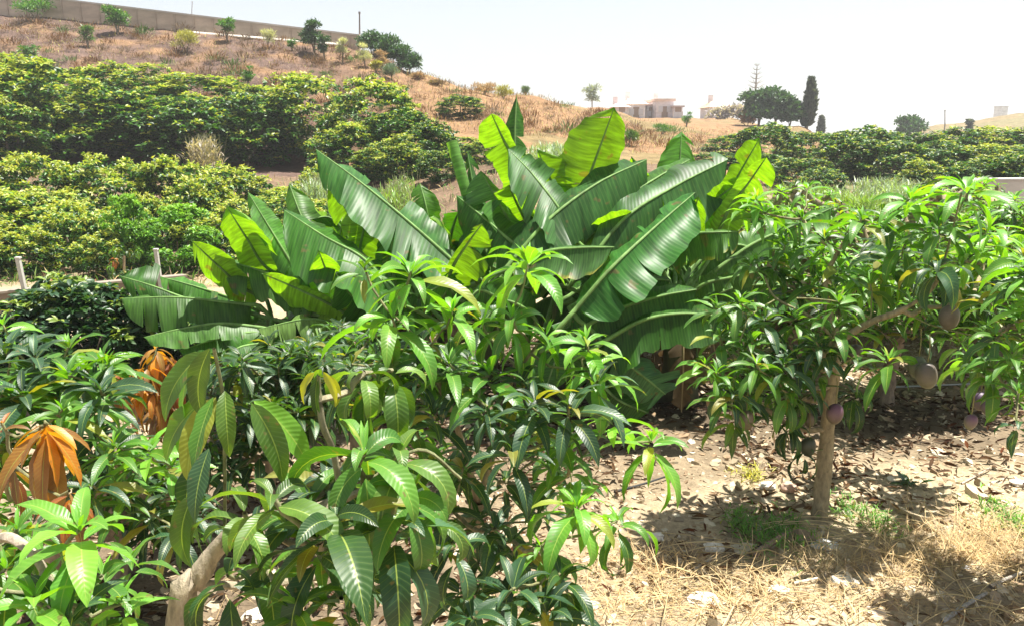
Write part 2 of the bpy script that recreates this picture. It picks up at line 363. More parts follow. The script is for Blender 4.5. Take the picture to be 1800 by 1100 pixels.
class Skeleton:
    "branches grown from a trunk to where the leaf clusters sit"
    def __init__(s, trunk, r0, limbs=()):
        s.P = []; s.par = []; s.len = []; s.paths = []; s.r0 = r0; s.cnt = []
        s.trunk = smooth_path(trunk, 6); last = -1
        for p in s.trunk: last = s._add(p, last)
        s.ntrunk = len(s.P)
        for lb in limbs:
            lb = smooth_path(lb, 6); i = s.near(lb[0]); ids = [i]
            for p in lb: i = s._add(p, i); ids.append(i)
            s.paths.append(ids)
    def _add(s, p, par):
        s.P.append(np.array(p, float)); s.par.append(par); s.cnt.append(0)
        s.len.append(0 if par < 0 else s.len[par]+np.linalg.norm(p-s.P[par])); return len(s.P)-1
    def near(s, t, minh=0):
        A = np.array(s.P); d = np.linalg.norm(A-t, axis=1)+.30*np.array(s.len)+np.maximum(0, A[:, 2]-t[2])*.8
        d[:minh] += 9
        return int(np.argmin(d))
    def grow(s, targets, minh=4):
        c = s.trunk[-1]; targets = sorted(targets, key=lambda t: np.linalg.norm(t-c))
        for t in targets:
            i = s.near(t, minh); a = s.P[i]; L = np.linalg.norm(t-a)
            m = a*.45+t*.55+np.array([0, 0, -.16*L])+RNG.standard_normal(3)*.05*L
            k = max(4, int(L/.12)); ids = [i]; j = i
            for q in np.linspace(0, 1, k+1)[1:]:
                p = a*(1-q)**2+2*m*q*(1-q)+t*q*q+RNG.standard_normal(3)*.006
                j = s._add(p if q < 1 else t, j); ids.append(j)
            s.paths.append(ids); 
            while j >= 0: s.cnt[j] += 1; j = s.par[j]
    def rad(s, i, rmin): return max(rmin, s.r0*(s.cnt[i]/max(1, s.cnt[s.ntrunk-1]))**.55*.6)
    def branches(s, mb, col, rmin=.0045, n=6, limb_r=None):
        col = np.array(col)
        for ids in s.paths:
            pts = [s.P[i] for i in ids]; r = [s.rad(i, rmin) for i in ids]
            r[0] = min(r[0], r[1]*1.25)
            young = np.clip(1-np.array(r)/.012, 0, 1)[:, None]
            cc = col*(1-young)+np.array((.13, .17, .05))*young
            tube(mb, pts, r, np.repeat(cc, n+1, axis=0), n)

BARK = (.30, .235, .155)
def mango_tree(label, trunk, r0, clusters, limbs=(), group=None, part_clusters=True, name='mango_tree', bark=BARK, S=7, Vn=5, extra=None, flare=1.25, cat='mango tree', limb_r=None, topk=.74):
    root = np.array(trunk[0]); th = thing(name, (root[0], root[1], root[2]), label, cat, group)
    sk = Skeleton(trunk, r0, limbs); sk.grow([c['p'] for c in clusters])
    mb = MB(); m = len(sk.trunk); tt = np.linspace(0, 1, m); tube(mb, sk.trunk, r0*(flare-(flare-topk)*tt**.6)*(1+.05*np.sin(tt*19)+.03*np.sin(tt*41+1)), bark, 18, .07); mb.build('trunk', M_BARK, th)
    mb = MB(); sk.branches(mb, bark)
    b = mb.build('branch', M_BARK, th)
    if part_clusters:
        for c in clusters:
            mb = MB(); q = dict(c); p = q.pop('p'); lab = q.pop('label', None); rosette(mb, p, S=S, Vn=Vn, **q)
            o = mb.build('leaf_cluster', M_MANGO, th)
            if lab: o['label'] = lab
    else:
        mb = MB()
        for c in clusters:
            q = dict(c); p = q.pop('p'); q.pop('label', None); rosette(mb, p, S=S, Vn=Vn, **q)
        mb.build('crown', M_MANGO, th)
    return th
def fruit(th, p, r, c1=(.30, .17, .22), c2=(.20, .24, .09), tilt=0.0, stalk=.12, lab=None):
    mb = MB(); a, b = 14, 12
    u = np.linspace(0, math.pi, a); v = np.linspace(0, 2*math.pi, b+1)
    uu, vv = np.meshgrid(u, v, indexing='ij')
    k = 1+.10*np.cos(uu)                                   # fuller at the shoulder
    x = r*np.sin(uu)*np.cos(vv)*k+.10*r*np.cos(uu)**2; y = r*.88*np.sin(uu)*np.sin(vv)*k; z = 1.28*r*np.cos(uu)
    X = x*math.cos(tilt)+z*math.sin(tilt); Z_ = -x*math.sin(tilt)+z*math.cos(tilt)
    t = np.clip(.5+.5*np.cos(uu+.5*np.sin(vv)), 0, 1)[..., None]
    mb.add(np.stack([X, y, Z_], -1)+p, grid_quads(a, b+1), (.55*(np.array(c1)*t+np.array(c2)*(1-t))).reshape(-1, 3))
    o = mb.build('mango', M_FRUIT, th)
    if lab: o['label'] = lab
    mb = MB(); top = p+np.array([0, 0, 1.25*r]); tube(mb, smooth_path([top+(0, 0, -.01), top+(.004, .003, stalk*.5), top+(-.006, 0, stalk)], 3), .003, (.22, .2, .08), 5)
    mb.build('stalk', M_BARK, o)

def ell(cx, cy, d, rx, ry, rd, n, lo=.35):
    "n random points in an ellipsoid given in photograph pixels and metres of depth"
    out = []
    while len(out) < n:
        v = RNG.uniform(-1, 1, 3); l = np.linalg.norm(v)
        if l > 1 or l < lo: continue
        p = P(cx+v[0]*rx, cy+v[1]*ry, d+v[2]*rd)
        if p[2] > .12: out.append(p)
    return out
def K(px, py, d, kind='mid', n=11, L=.2, **kw): return dict(p=P(px, py, d), kind=kind, n=n, L=L, **kw)
def pix(p):
    y, z = p[1], p[2]-H; dz = y*CT-z*ST; return 900+F*p[0]/dz, 550-F*(y*ST+z*CT)/dz
def thin(cl, *rects):
    "leave gaps in a crown where the photograph shows them"
    out = []
    for c in cl:
        x, y = pix(c['p'])
        if not any(a < x < b and e < y < f for a, e, b, f in rects): out.append(c)
    return out
def fill(pts, kinds, L=.18, n=9, **kw):
    return [dict(p=p, kind=kinds[i % len(kinds)], n=n+int(RNG.integers(-2, 3)), L=L*(.85+.3*RNG.random()), droop=.8+.6*RNG.random(), **kw) for i, p in enumerate(pts)]

# ================================================================== near mango trees
# --- the young tree in the centre with bright whorls
def G(px, d):                                                   # foot of a plant on the ground
    x = (px-900)/F*d/CT
    for _ in range(3):
        z = land(x, d); ro = (z-H)/d; v = (ST+ro*CT)/(CT-ro*ST); x = (px-900)/F*d/(CT+v*ST)
    return np.array([x, d, z-.02])
r1 = G(820, 3.1)
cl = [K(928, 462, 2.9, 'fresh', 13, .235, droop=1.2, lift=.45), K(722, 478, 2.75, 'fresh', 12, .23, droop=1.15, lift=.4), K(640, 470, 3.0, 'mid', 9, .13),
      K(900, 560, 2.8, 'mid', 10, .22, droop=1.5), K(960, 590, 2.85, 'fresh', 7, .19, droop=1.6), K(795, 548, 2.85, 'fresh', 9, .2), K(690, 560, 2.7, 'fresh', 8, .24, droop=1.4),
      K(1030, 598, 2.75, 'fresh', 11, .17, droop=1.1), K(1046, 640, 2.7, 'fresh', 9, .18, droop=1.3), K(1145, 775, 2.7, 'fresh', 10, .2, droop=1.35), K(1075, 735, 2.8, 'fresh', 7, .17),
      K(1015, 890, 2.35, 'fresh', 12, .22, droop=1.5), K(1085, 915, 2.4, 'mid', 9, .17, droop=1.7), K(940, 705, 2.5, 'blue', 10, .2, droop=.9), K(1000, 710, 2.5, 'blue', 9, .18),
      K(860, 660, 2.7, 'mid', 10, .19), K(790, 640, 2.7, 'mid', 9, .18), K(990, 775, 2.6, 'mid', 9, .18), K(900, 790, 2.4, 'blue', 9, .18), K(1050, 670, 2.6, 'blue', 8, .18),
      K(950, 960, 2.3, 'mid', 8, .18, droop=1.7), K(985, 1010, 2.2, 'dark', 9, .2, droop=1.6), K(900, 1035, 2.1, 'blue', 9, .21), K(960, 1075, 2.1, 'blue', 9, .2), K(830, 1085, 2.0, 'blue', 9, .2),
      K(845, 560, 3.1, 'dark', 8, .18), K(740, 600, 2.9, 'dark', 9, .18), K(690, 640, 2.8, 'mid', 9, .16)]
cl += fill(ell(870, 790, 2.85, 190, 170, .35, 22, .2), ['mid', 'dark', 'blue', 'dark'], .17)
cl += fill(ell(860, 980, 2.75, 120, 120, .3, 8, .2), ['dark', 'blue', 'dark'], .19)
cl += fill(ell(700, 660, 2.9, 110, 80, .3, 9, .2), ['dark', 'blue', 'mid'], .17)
for q in cl: q['L'] *= 1.02; q['droop'] = q.get('droop', 1)*1.2
mango_tree('young mango tree with bright green leaf whorls in the centre in front of the bananas', [r1, P(825, 1000, 3.05), P(840, 880, 2.95)], .035, cl,
    limbs=[[P(840, 880, 2.95), P(880, 760, 2.9), P(905, 640, 2.9)], [P(840, 880, 2.95), P(800, 740, 2.85), P(745, 620, 2.8)]])

# --- the near tree with big veined leaves, lower left of centre
def near_tree():
    r = G(310, 1.95)
    tr = [r, P(318, 1090, 1.98), P(342, 1025, 2.0), P(385, 960, 2.02), P(430, 920, 2.01), P(480, 898, 2.0)]
    T = [K(480, 872, 1.62, 'olive', 11, .17, droop=1.2, wratio=.30), K(640, 795, 1.7, 'mid', 12, .19, droop=1.6, wratio=.31), K(720, 870, 1.72, 'mid', 9, .185, droop=1.6, wratio=.3),
         K(700, 800, 1.75, 'olive', 9, .18, droop=1.7, wratio=.3), K(590, 905, 1.6, 'dark', 9, .2, droop=.9, wratio=.3), K(560, 950, 1.65, 'dark', 9, .19, droop=1.3, wratio=.3),
         K(640, 655, 1.95, 'olive', 10, .17, droop=2.0, wratio=.3, lift=.1), K(690, 650, 2.0, 'olive', 8, .16, droop=2.1, wratio=.3, lift=.1), K(560, 945, 1.7, 'olive', 7, .16),
         K(690, 930, 1.7, 'blue', 10, .2, droop=1.5, wratio=.27), K(760, 900, 1.9, 'olive', 7, .17, droop=1.9), K(430, 900, 1.8, 'olive', 8, .17, droop=1.3, wratio=.3),
         K(400, 1010, 1.7, 'dark', 7, .2, droop=1.7), K(470, 1000, 1.75, 'mid', 8, .17), K(600, 1050, 1.7, 'blue', 9, .19), K(520, 1060, 1.6, 'mid', 9, .19), K(710, 1040, 1.9, 'blue', 9, .17, droop=1.2),
         K(760, 1080, 1.9, 'dark', 8, .18), K(640, 1000, 1.9, 'dark', 8, .18), K(450, 940, 1.9, 'blue', 7, .18), K(540, 880, 1.9, 'mid', 7, .17), K(800, 960, 2.0, 'blue', 8, .19, droop=1.9)]
    for q in T: q['L'] *= 1.1; q['droop'] = q.get('droop', 1)*1.3; q['n'] = max(5, int(q['n']*.72))
    T = [q for q in T if not (pix(q['p'])[0] > 700 and pix(q['p'])[1] > 1030)]
    T += fill(ell(620, 930, 2.05, 150, 110, .15, 5, .2), ['dark', 'blue', 'mid'], .17, wratio=.28)
    limbs = [[P(480, 898, 2.0), P(560, 895, 1.9), P(640, 860, 1.85)],
             [P(640, 860, 1.9), P(735, 790, 1.85), P(810, 840, 1.9)], [P(395, 950, 2.02), P(395, 820, 1.9), P(392, 700, 1.85), P(376, 612, 1.8)],
             [P(600, 870, 1.9), P(585, 790, 1.88), P(566, 740, 1.85), P(560, 660, 1.85)]]
    th = mango_tree('nearest mango tree with big drooping veined leaves and a pale trunk at the bottom edge', tr, .042, T, limbs=limbs, S=10, Vn=7, bark=(.30, .25, .18), flare=1.35, topk=.32)
    # hanging single leaves on the bare upright twig and the yellow whorl
    def hang(pts, kinds, L, phi, bend, wr=.30, lab=None):
        mb = MB(); n = len(pts)
        az = np.array([q[3] for q in pts]); pos = np.array([P(*q[:3]) for q in pts])
        col = np.concatenate([pick(kinds[i % len(kinds)], 1) for i in range(n)])
        ln = np.array([L*q[4] if len(q) > 4 else L for q in pts])
        leaves(mb, pos, az, np.full(n, phi)-RNG.uniform(.65, 1.35, n), np.full(n, bend)*RNG.uniform(.3, .6, n), ln, ln*wr, col, np.where(np.abs(np.cos(az)) > .55, 1.1*np.sign(np.cos(az)), 0)+RNG.standard_normal(n)*.22, fold=.28, ripple=.07, S=12, Vn=7)
        for q, a in zip(pos, az): pass
        o = mb.build('leaf_cluster', M_MANGO, th)
        if lab: o['label'] = lab
    pi = math.pi
    hang([(372, 605, 1.8, pi, 1.0), (368, 612, 1.82, pi*1.05, 1.1), (378, 690, 1.8, -pi*.55, 1.0), (385, 690, 1.84, -pi*.7, 1.15), (436, 700, 1.78, -.15, 1.15), (438, 698, 1.86, .1, 1.25),
          (362, 700, 1.85, pi*.95, 1.1), (350, 690, 1.9, pi*1.1, 1.0), (395, 680, 1.85, -pi*.4, .9), (370, 780, 1.7, -pi*.6, .9), (350, 800, 1.85, pi, 1.25), (356, 820, 1.9, pi*.9, 1.3), (345, 860, 1.8, pi*1.1, 1.1), (338, 640, 1.85, pi*.9, .8)],
         ['olive', 'olive', 'mid', 'mid', 'olive', 'fresh', 'olive', 'mid', 'olive', 'blue', 'dark'], .185, .1, 1.85)
    hang([(556, 652, 1.84, pi*.9, .8), (560, 650, 1.86, -pi*.6, 1.0), (566, 650, 1.84, -.4, .7), (572, 655, 1.88, 0, .75), (560, 648, 1.86, pi*.6, .7)], ['yellow', 'olive', 'yellow'], .12, .2, 2.0, .27, 'young yellow leaves hanging limp at a shoot tip')
near_tree()

# --- tree at the bottom left corner
r2 = G(-120, 2.3)
cl = [K(140, 930, 1.65, 'fresh', 9, .17, droop=1.2, wratio=.33), K(60, 960, 1.9, 'mid', 9, .17, droop=1.4), K(180, 1010, 1.75, 'mid', 10, .14, droop=1.2), K(215, 1060, 1.7, 'fresh', 8, .13),
      K(60, 1050, 1.55, 'fresh', 9, .17, droop=.9), K(10, 1000, 1.8, 'mid', 9, .18, droop=1.5), K(120, 1085, 1.55, 'blue', 9, .17), K(30, 930, 1.9, 'mid', 8, .17, droop=1.8),
      K(230, 980, 1.95, 'mid', 8, .13), K(-40, 950, 1.9, 'mid', 9, .18), K(-30, 1080, 1.7, 'mid', 9, .18), K(160, 1100, 1.7, 'dark', 8, .15)]
cl = thin(cl, (20, 700, 130, 900))
mango_tree('small mango tree whose bare grey branches cross the bottom left corner', [r2, P(-100, 1080, 2.1), P(-60, 1000, 1.9)], .03, cl, S=9, Vn=5, bark=(.36, .30, .23),
    limbs=[[P(-60, 1000, 1.9), P(0, 945, 1.75), P(50, 965, 1.7), P(90, 1020, 1.68), P(130, 1070, 1.7)], [P(-60, 1000, 1.9), P(0, 1035, 1.75), P(75, 1042, 1.75)]])

# --- left tree with orange flush
r3 = G(95, 3.5)
cl = [K(80, 742, 2.45, 'orange', 12, .24, droop=.75, lift=-.95, wratio=.24, label='drooping orange young leaves', tip=False), K(72, 748, 2.48, 'orange', 5, .2, droop=.8, lift=-.9, tip=False),
      K(122, 862, 2.3, 'rust', 7, .15, droop=.8, lift=-.9, wratio=.22, label='drooping rusty red young leaves', tip=False), K(22, 815, 2.6, 'rust', 4, .16, droop=.8, lift=-1.0, tip=False),
      K(2, 742, 2.6, 'rust', 5, .08, tip=False),
      K(60, 625, 3.2, 'blue', 11, .24, droop=1.2), K(120, 660, 3.1, 'mid', 11, .25, droop=1.2), K(210, 690, 2.9, 'fresh', 11, .21, droop=.9), K(40, 690, 3.0, 'blue', 10, .24),
      K(180, 640, 3.3, 'mid', 10, .22), K(110, 720, 2.9, 'mid', 10, .2, droop=1.0), K(10, 620, 3.3, 'blue', 10, .22), K(200, 780, 2.9, 'mid', 10, .19), K(260, 790, 3.0, 'fresh', 9, .18),
      K(160, 850, 2.8, 'blue', 9, .18), K(220, 870, 2.9, 'mid', 9, .17), K(300, 820, 3.1, 'fresh', 8, .17), K(265, 900, 3.0, 'dark', 9, .17), K(310, 930, 2.9, 'blue', 8, .17, droop=1.7),
      K(20, 880, 2.7, 'mid', 9, .18), K(60, 800, 2.8, 'dark', 9, .18), K(120, 610, 3.5, 'mid', 9, .2), K(5, 570, 3.6, 'fresh', 8, .16)]
cl += fill(ell(130, 750, 3.3, 210, 150, .5, 44, .2), ['mid', 'blue', 'dark', 'mid'], .19)
cl += fill(ell(-60, 760, 3.2, 90, 160, .4, 12, .2), ['mid', 'blue', 'dark'], .19)
cl = cl[:5]+thin(cl[5:], (190, 600, 350, 770), (30, 740, 140, 880), (200, 935, 360, 1100))
mango_tree('left mango tree with blue green leaves and two drooping orange leaf tufts', [r3, P(95, 960, 3.45), P(110, 850, 3.35)], .04, cl, S=7, Vn=5)

# --- slim tree covered in orange young leaves behind it
r4 = G(305, 5.6)
cl = [K(x, y-20, 5.4+dz, k, 9, .25, droop=1.1, lift=-.7, wratio=.27, tip=False) for x, y, dz, k in
      ((275, 630, 0, 'orange'), (258, 662, -.1, 'orange'), (298, 648, .1, 'rust'), (232, 668, 0, 'orange'), (310, 680, 0, 'rust'), (240, 700, .1, 'orange'), (270, 705, -.1, 'orange'),
       (318, 668, .1, 'olive'), (300, 720, 0, 'bronze'), (325, 725, .1, 'rust'), (275, 740, .1, 'bronze'), (212, 665, .1, 'rust'), (290, 690, .2, 'bronze'), (330, 700, .2, 'bronze'), (210, 690, .2, 'bronze'))]
mango_tree('slim mango tree thick with drooping orange young leaves on a dark trunk', [r4, P(306, 770, 5.55), P(292, 725, 5.5)], .04, cl, bark=(.12, .085, .06), S=6, Vn=3)

# --- shaded mango bushes under and beside the bananas
def bush_mango(label, px, d, ells, kinds, L=.18, tr_top=700, parts=False, S=5, Vn=3, **kw):
    r = G(px, d); cl = []
    for e in ells: cl += fill(ell(*e), kinds, L, 9)
    cl = [c for c in thin(cl, (190, 600, 345, 770)) if d < 4.7 or True]
    return mango_tree(label, [r, P(px+5, (tr_top+900)/2 if d < 5 else tr_top+40, d), P(px, tr_top, d)], kw.pop('r0', .035), cl, part_clusters=parts, S=S, Vn=Vn, **kw)
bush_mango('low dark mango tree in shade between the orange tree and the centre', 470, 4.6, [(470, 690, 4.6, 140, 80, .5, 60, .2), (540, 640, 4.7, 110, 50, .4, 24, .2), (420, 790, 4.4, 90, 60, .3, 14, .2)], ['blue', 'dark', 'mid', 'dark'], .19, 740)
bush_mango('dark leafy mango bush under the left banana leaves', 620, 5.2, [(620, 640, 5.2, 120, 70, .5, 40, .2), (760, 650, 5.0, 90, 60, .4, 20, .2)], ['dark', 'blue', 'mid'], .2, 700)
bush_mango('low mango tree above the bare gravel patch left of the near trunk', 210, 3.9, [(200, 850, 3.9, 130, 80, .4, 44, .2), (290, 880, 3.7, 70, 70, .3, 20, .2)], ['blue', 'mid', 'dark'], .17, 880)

# --- right-hand tree with the clear trunk
r5 = G(1440, 4.67)
tr = [r5, P(1441, 900, 4.675), P(1448, 830, 4.675), P(1456, 740, 4.642), P(1464, 650, 4.620), P(1470, 600, 4.620)]
limbs = [[P(1470, 602, 4.620), P(1530, 566, 4.510), P(1585, 545, 4.455), P(1640, 505, 4.400), P(1665, 440, 4.400), P(1690, 340, 4.290)],
         [P(1585, 545, 4.455), P(1630, 568, 4.400), P(1690, 585, 4.290), P(1730, 592, 4.235)],
         [P(1470, 602, 4.620), P(1430, 560, 4.620), P(1365, 525, 4.675), P(1345, 490, 4.730)], [P(1365, 525, 4.675), P(1320, 555, 4.510), P(1300, 600, 4.400)],
         [P(1530, 560, 4.510), P(1490, 535, 4.400), P(1440, 526, 4.345), P(1400, 524, 4.345)], [P(1470, 600, 4.620), P(1450, 500, 4.730), P(1480, 430, 4.730)]]
def E(px, py, dd=0, kind='mid', n=10, L=.21, **kw): return K(px, py, 4.66+dd, kind, n, L*1.1, **kw)
cl = [E(1700, 335, -.2, 'fresh', 12, .26, droop=1.1), E(1600, 350, 0, 'fresh', 10, .23, droop=1.1), E(1515, 385, 0, 'mid', 11, .22), E(1650, 400, -.2, 'mid', 11, .23), E(1740, 400, -.1, 'fresh', 10, .22, droop=1.2),
      E(1645, 470, -.4, 'blue', 11, .24, droop=1.5), E(1590, 430, 0, 'mid', 10, .22, droop=1.5), E(1700, 450, -.1, 'fresh', 9, .22), E(1760, 430, 0, 'fresh', 8, .2), E(1450, 420, 0, 'mid', 9, .2),
      E(1330, 350, .3, 'fresh', 10, .2, droop=1.1), E(1345, 375, .2, 'mid', 10, .2), E(1310, 370, .3, 'fresh', 8, .18), E(1410, 385, .2, 'mid', 9, .19), E(1380, 430, .2, 'mid', 10, .19), E(1475, 470, .1, 'fresh', 9, .22),
      E(1440, 490, .1, 'mid', 9, .19), E(1330, 460, .2, 'mid', 8, .18), E(1420, 330, .4, 'fresh', 6, .14), E(1560, 480, .1, 'mid', 9, .2),
      E(1530, 500, -.1, 'mid', 8, .2), E(1300, 530, -.1, 'mid', 10, .18), E(1260, 540, 0, 'mid', 9, .18), E(1345, 560, -.1, 'blue', 9, .18), E(1400, 560, -.1, 'mid', 9, .18),
      E(1265, 590, -.1, 'mid', 10, .18), E(1320, 600, -.2, 'mid', 10, .18), E(1260, 655, -.3, 'mid', 11, .18), E(1290, 690, -.4, 'blue', 11, .18, droop=1.4), E(1355, 660, -.3, 'mid', 11, .18), E(1240, 640, -.2, 'fresh', 8, .16),
      E(1385, 690, -.3, 'mid', 10, .17, droop=1.6), E(1400, 620, -.2, 'blue', 9, .18), E(1450, 620, -.3, 'blue', 9, .17), E(1430, 680, -.2, 'blue', 8, .16), E(1562, 632, -.5, 'mid', 11, .19, droop=1.0, label='leaf whorl hanging beside the trunk'),
      E(1390, 745, -.1, 'dark', 8, .18, droop=1.9), E(1450, 700, .1, 'dark', 7, .16), E(1500, 690, 0, 'dark', 8, .17, droop=1.9), E(1350, 720, -.1, 'dark', 8, .17), E(1290, 735, -.3, 'olive', 6, .18, droop=.8, lift=-.2),
      E(1690, 600, -.3, 'mid', 8, .18), E(1620, 540, -.1, 'mid', 8, .18), E(1740, 520, -.2, 'mid', 8, .19), E(1500, 575, 0, 'mid', 7, .17), E(1415, 790, -.1, 'dark', 5, .16, droop=2)]
cl += [E(1470, 575, -.3, 'mid', 9, .18), E(1435, 600, -.35, 'blue', 9, .18), E(1505, 625, -.3, 'dark', 8, .17), E(1440, 650, -.2, 'mid', 8, .17), E(1475, 530, -.3, 'mid', 9, .19), E(1330, 640, -.4, 'mid', 10, .18), E(1380, 640, -.35, 'blue', 9, .18), E(1270, 700, -.4, 'mid', 9, .17), E(1410, 700, -.2, 'dark', 8, .17, droop=1.8)]
cl += fill(ell(1590, 440, 5.1, 190, 90, .5, 20, .1), ['mid', 'mid', 'dark', 'fresh'], .22)
cl += fill(ell(1370, 540, 4.95, 120, 110, .4, 16, .1), ['mid', 'dark', 'mid'], .17)
cl += fill(ell(1350, 660, 4.6, 110, 50, .3, 10, .1), ['mid', 'blue'], .17)
for q in cl: q['droop'] = q.get('droop', 1)*1.25; q['L'] *= 1.06
t5 = mango_tree('right mango tree with a bare leaning pale trunk and hanging purple fruit', tr, .049, cl[:100], limbs=limbs, S=7, Vn=5, bark=(.30, .245, .15), flare=1.25)
PUR = (.25, .11, .20)
for (px, py, d, r, c1, c2, tl, lab) in [(1467, 727, 4.0, .046, PUR, (.30, .27, .12), .1, 'pinkish purple mango in front of the trunk'),
        (1668, 558, 3.95, .052, (.25, .19, .17), (.22, .20, .13), .0, 'dull brown purple mango under the big limb'), (1628, 660, 3.8, .055, (.21, .17, .15), (.25, .26, .14), -.25, 'large grey green mango of a pair'),
        (1613, 646, 3.88, .048, (.17, .19, .12), (.2, .22, .12), -.2, None), (1722, 705, 3.75, .038, (.12, .07, .14), (.22, .2, .12), 0, None), (1738, 712, 3.72, .040, (.20, .10, .22), (.2, .2, .12), .2, None),
        (1706, 741, 3.5, .030, PUR, (.33, .36, .16), .2, 'small purple mango hanging lowest'), (1311, 738, 3.95, .042, (.30, .22, .16), (.22, .22, .10), 0, None), (1253, 704, 4.2, .04, (.42, .20, .14), (.3, .25, .1), .2, 'pinkish mango on the left side'),
        (1420, 785, 4.15, .045, (.09, .10, .06), (.08, .09, .05), 0, None), (1503, 622, 4.3, .045, (.18, .14, .13), (.15, .14, .1), 0, None), (1422, 738, 4.2, .035, (.25, .18, .12), (.2, .2, .1), 0, None)]:
    fruit(t5, P(px, py, d*1.1), r*1.07, c1, c2, tl, .16, lab)

# --- second trunk behind it, and the trees to the right edge
r6 = G(1555, 6.9)
cl = fill(ell(1590, 510, 6.9, 150, 130, .9, 140, .25), ['mid', 'dark', 'dark', 'mid'], .2)
cl = [c for c in cl if c['p'][2] > .75]
mango_tree('second mango tree with a short dark trunk behind the right mango tree', [r6, P(1562, 660, 6.9), P(1578, 600, 6.85)], .075, cl, part_clusters=False, S=5, Vn=3, bark=(.22, .17, .12), flare=1.1)
r7 = G(1920, 3.9)
cl = [K(1750, 590, 3.5, 'mid', 10, .18, droop=1.9), K(1720, 640, 3.5, 'olive', 10, .18, droop=1.9), K(1745, 650, 3.45, 'mid', 9, .18, droop=2), K(1780, 620, 3.4, 'mid', 10, .17), K(1790, 690, 3.3, 'mid', 9, .17), K(1700, 620, 3.6, 'fresh', 8, .16, droop=1.9),
      K(1790, 560, 3.6, 'fresh', 10, .19), K(1770, 500, 3.8, 'mid', 10, .2), K(1800, 450, 3.9, 'mid', 10, .2), K(1790, 740, 3.2, 'blue', 7, .15, droop=2)]
cl += fill(ell(1860, 560, 3.9, 130, 170, .5, 44, .1), ['mid', 'dark', 'mid', 'fresh'], .18)
t7 = mango_tree('mango tree cut by the right edge of the picture with drooping leaf bunches', [r7, P(1915, 760, 3.9), P(1900, 640, 3.9)], .06, cl, S=6, Vn=5)
for i, (px, d, lab) in enumerate([(1730, 7.4, 'mango tree between the second trunk and the right edge'), (1390, 8.2, 'mango tree squeezed between the banana clump and the right mango tree'), (1480, 9.6, 'light green mango tree behind the top of the right mango tree'), (1640, 9.0, 'mango tree filling the gap under the tallest right whorl'),
                                  (1790, 8.3, 'dense mango tree in the back row at the right edge'), (1400, 11.5, 'farthest small mango tree right of the banana clump'), (1940, 9.0, 'mango tree of the back row just beyond the right edge'), (1700, 12.0, 'mango tree in front of the pale wall at the right')]):
    py = {1730: 500, 1390: 500, 1480: 440, 1640: 440, 1790: 430, 1400: 400, 1940: 430, 1700: 385}[px]
    cl = fill(ell(px, py+8, d, 115, 88, 1.1, 140, .5), ['fresh', 'mid', 'fresh', 'mid', 'dark'], .22)
    r = G(px, d); mango_tree(lab, [r, (r+P(px+6, py+40, d))/2, P(px, py+40, d)], .07, cl, part_clusters=False, S=4, Vn=3, group='mango trees in the back row on the right')

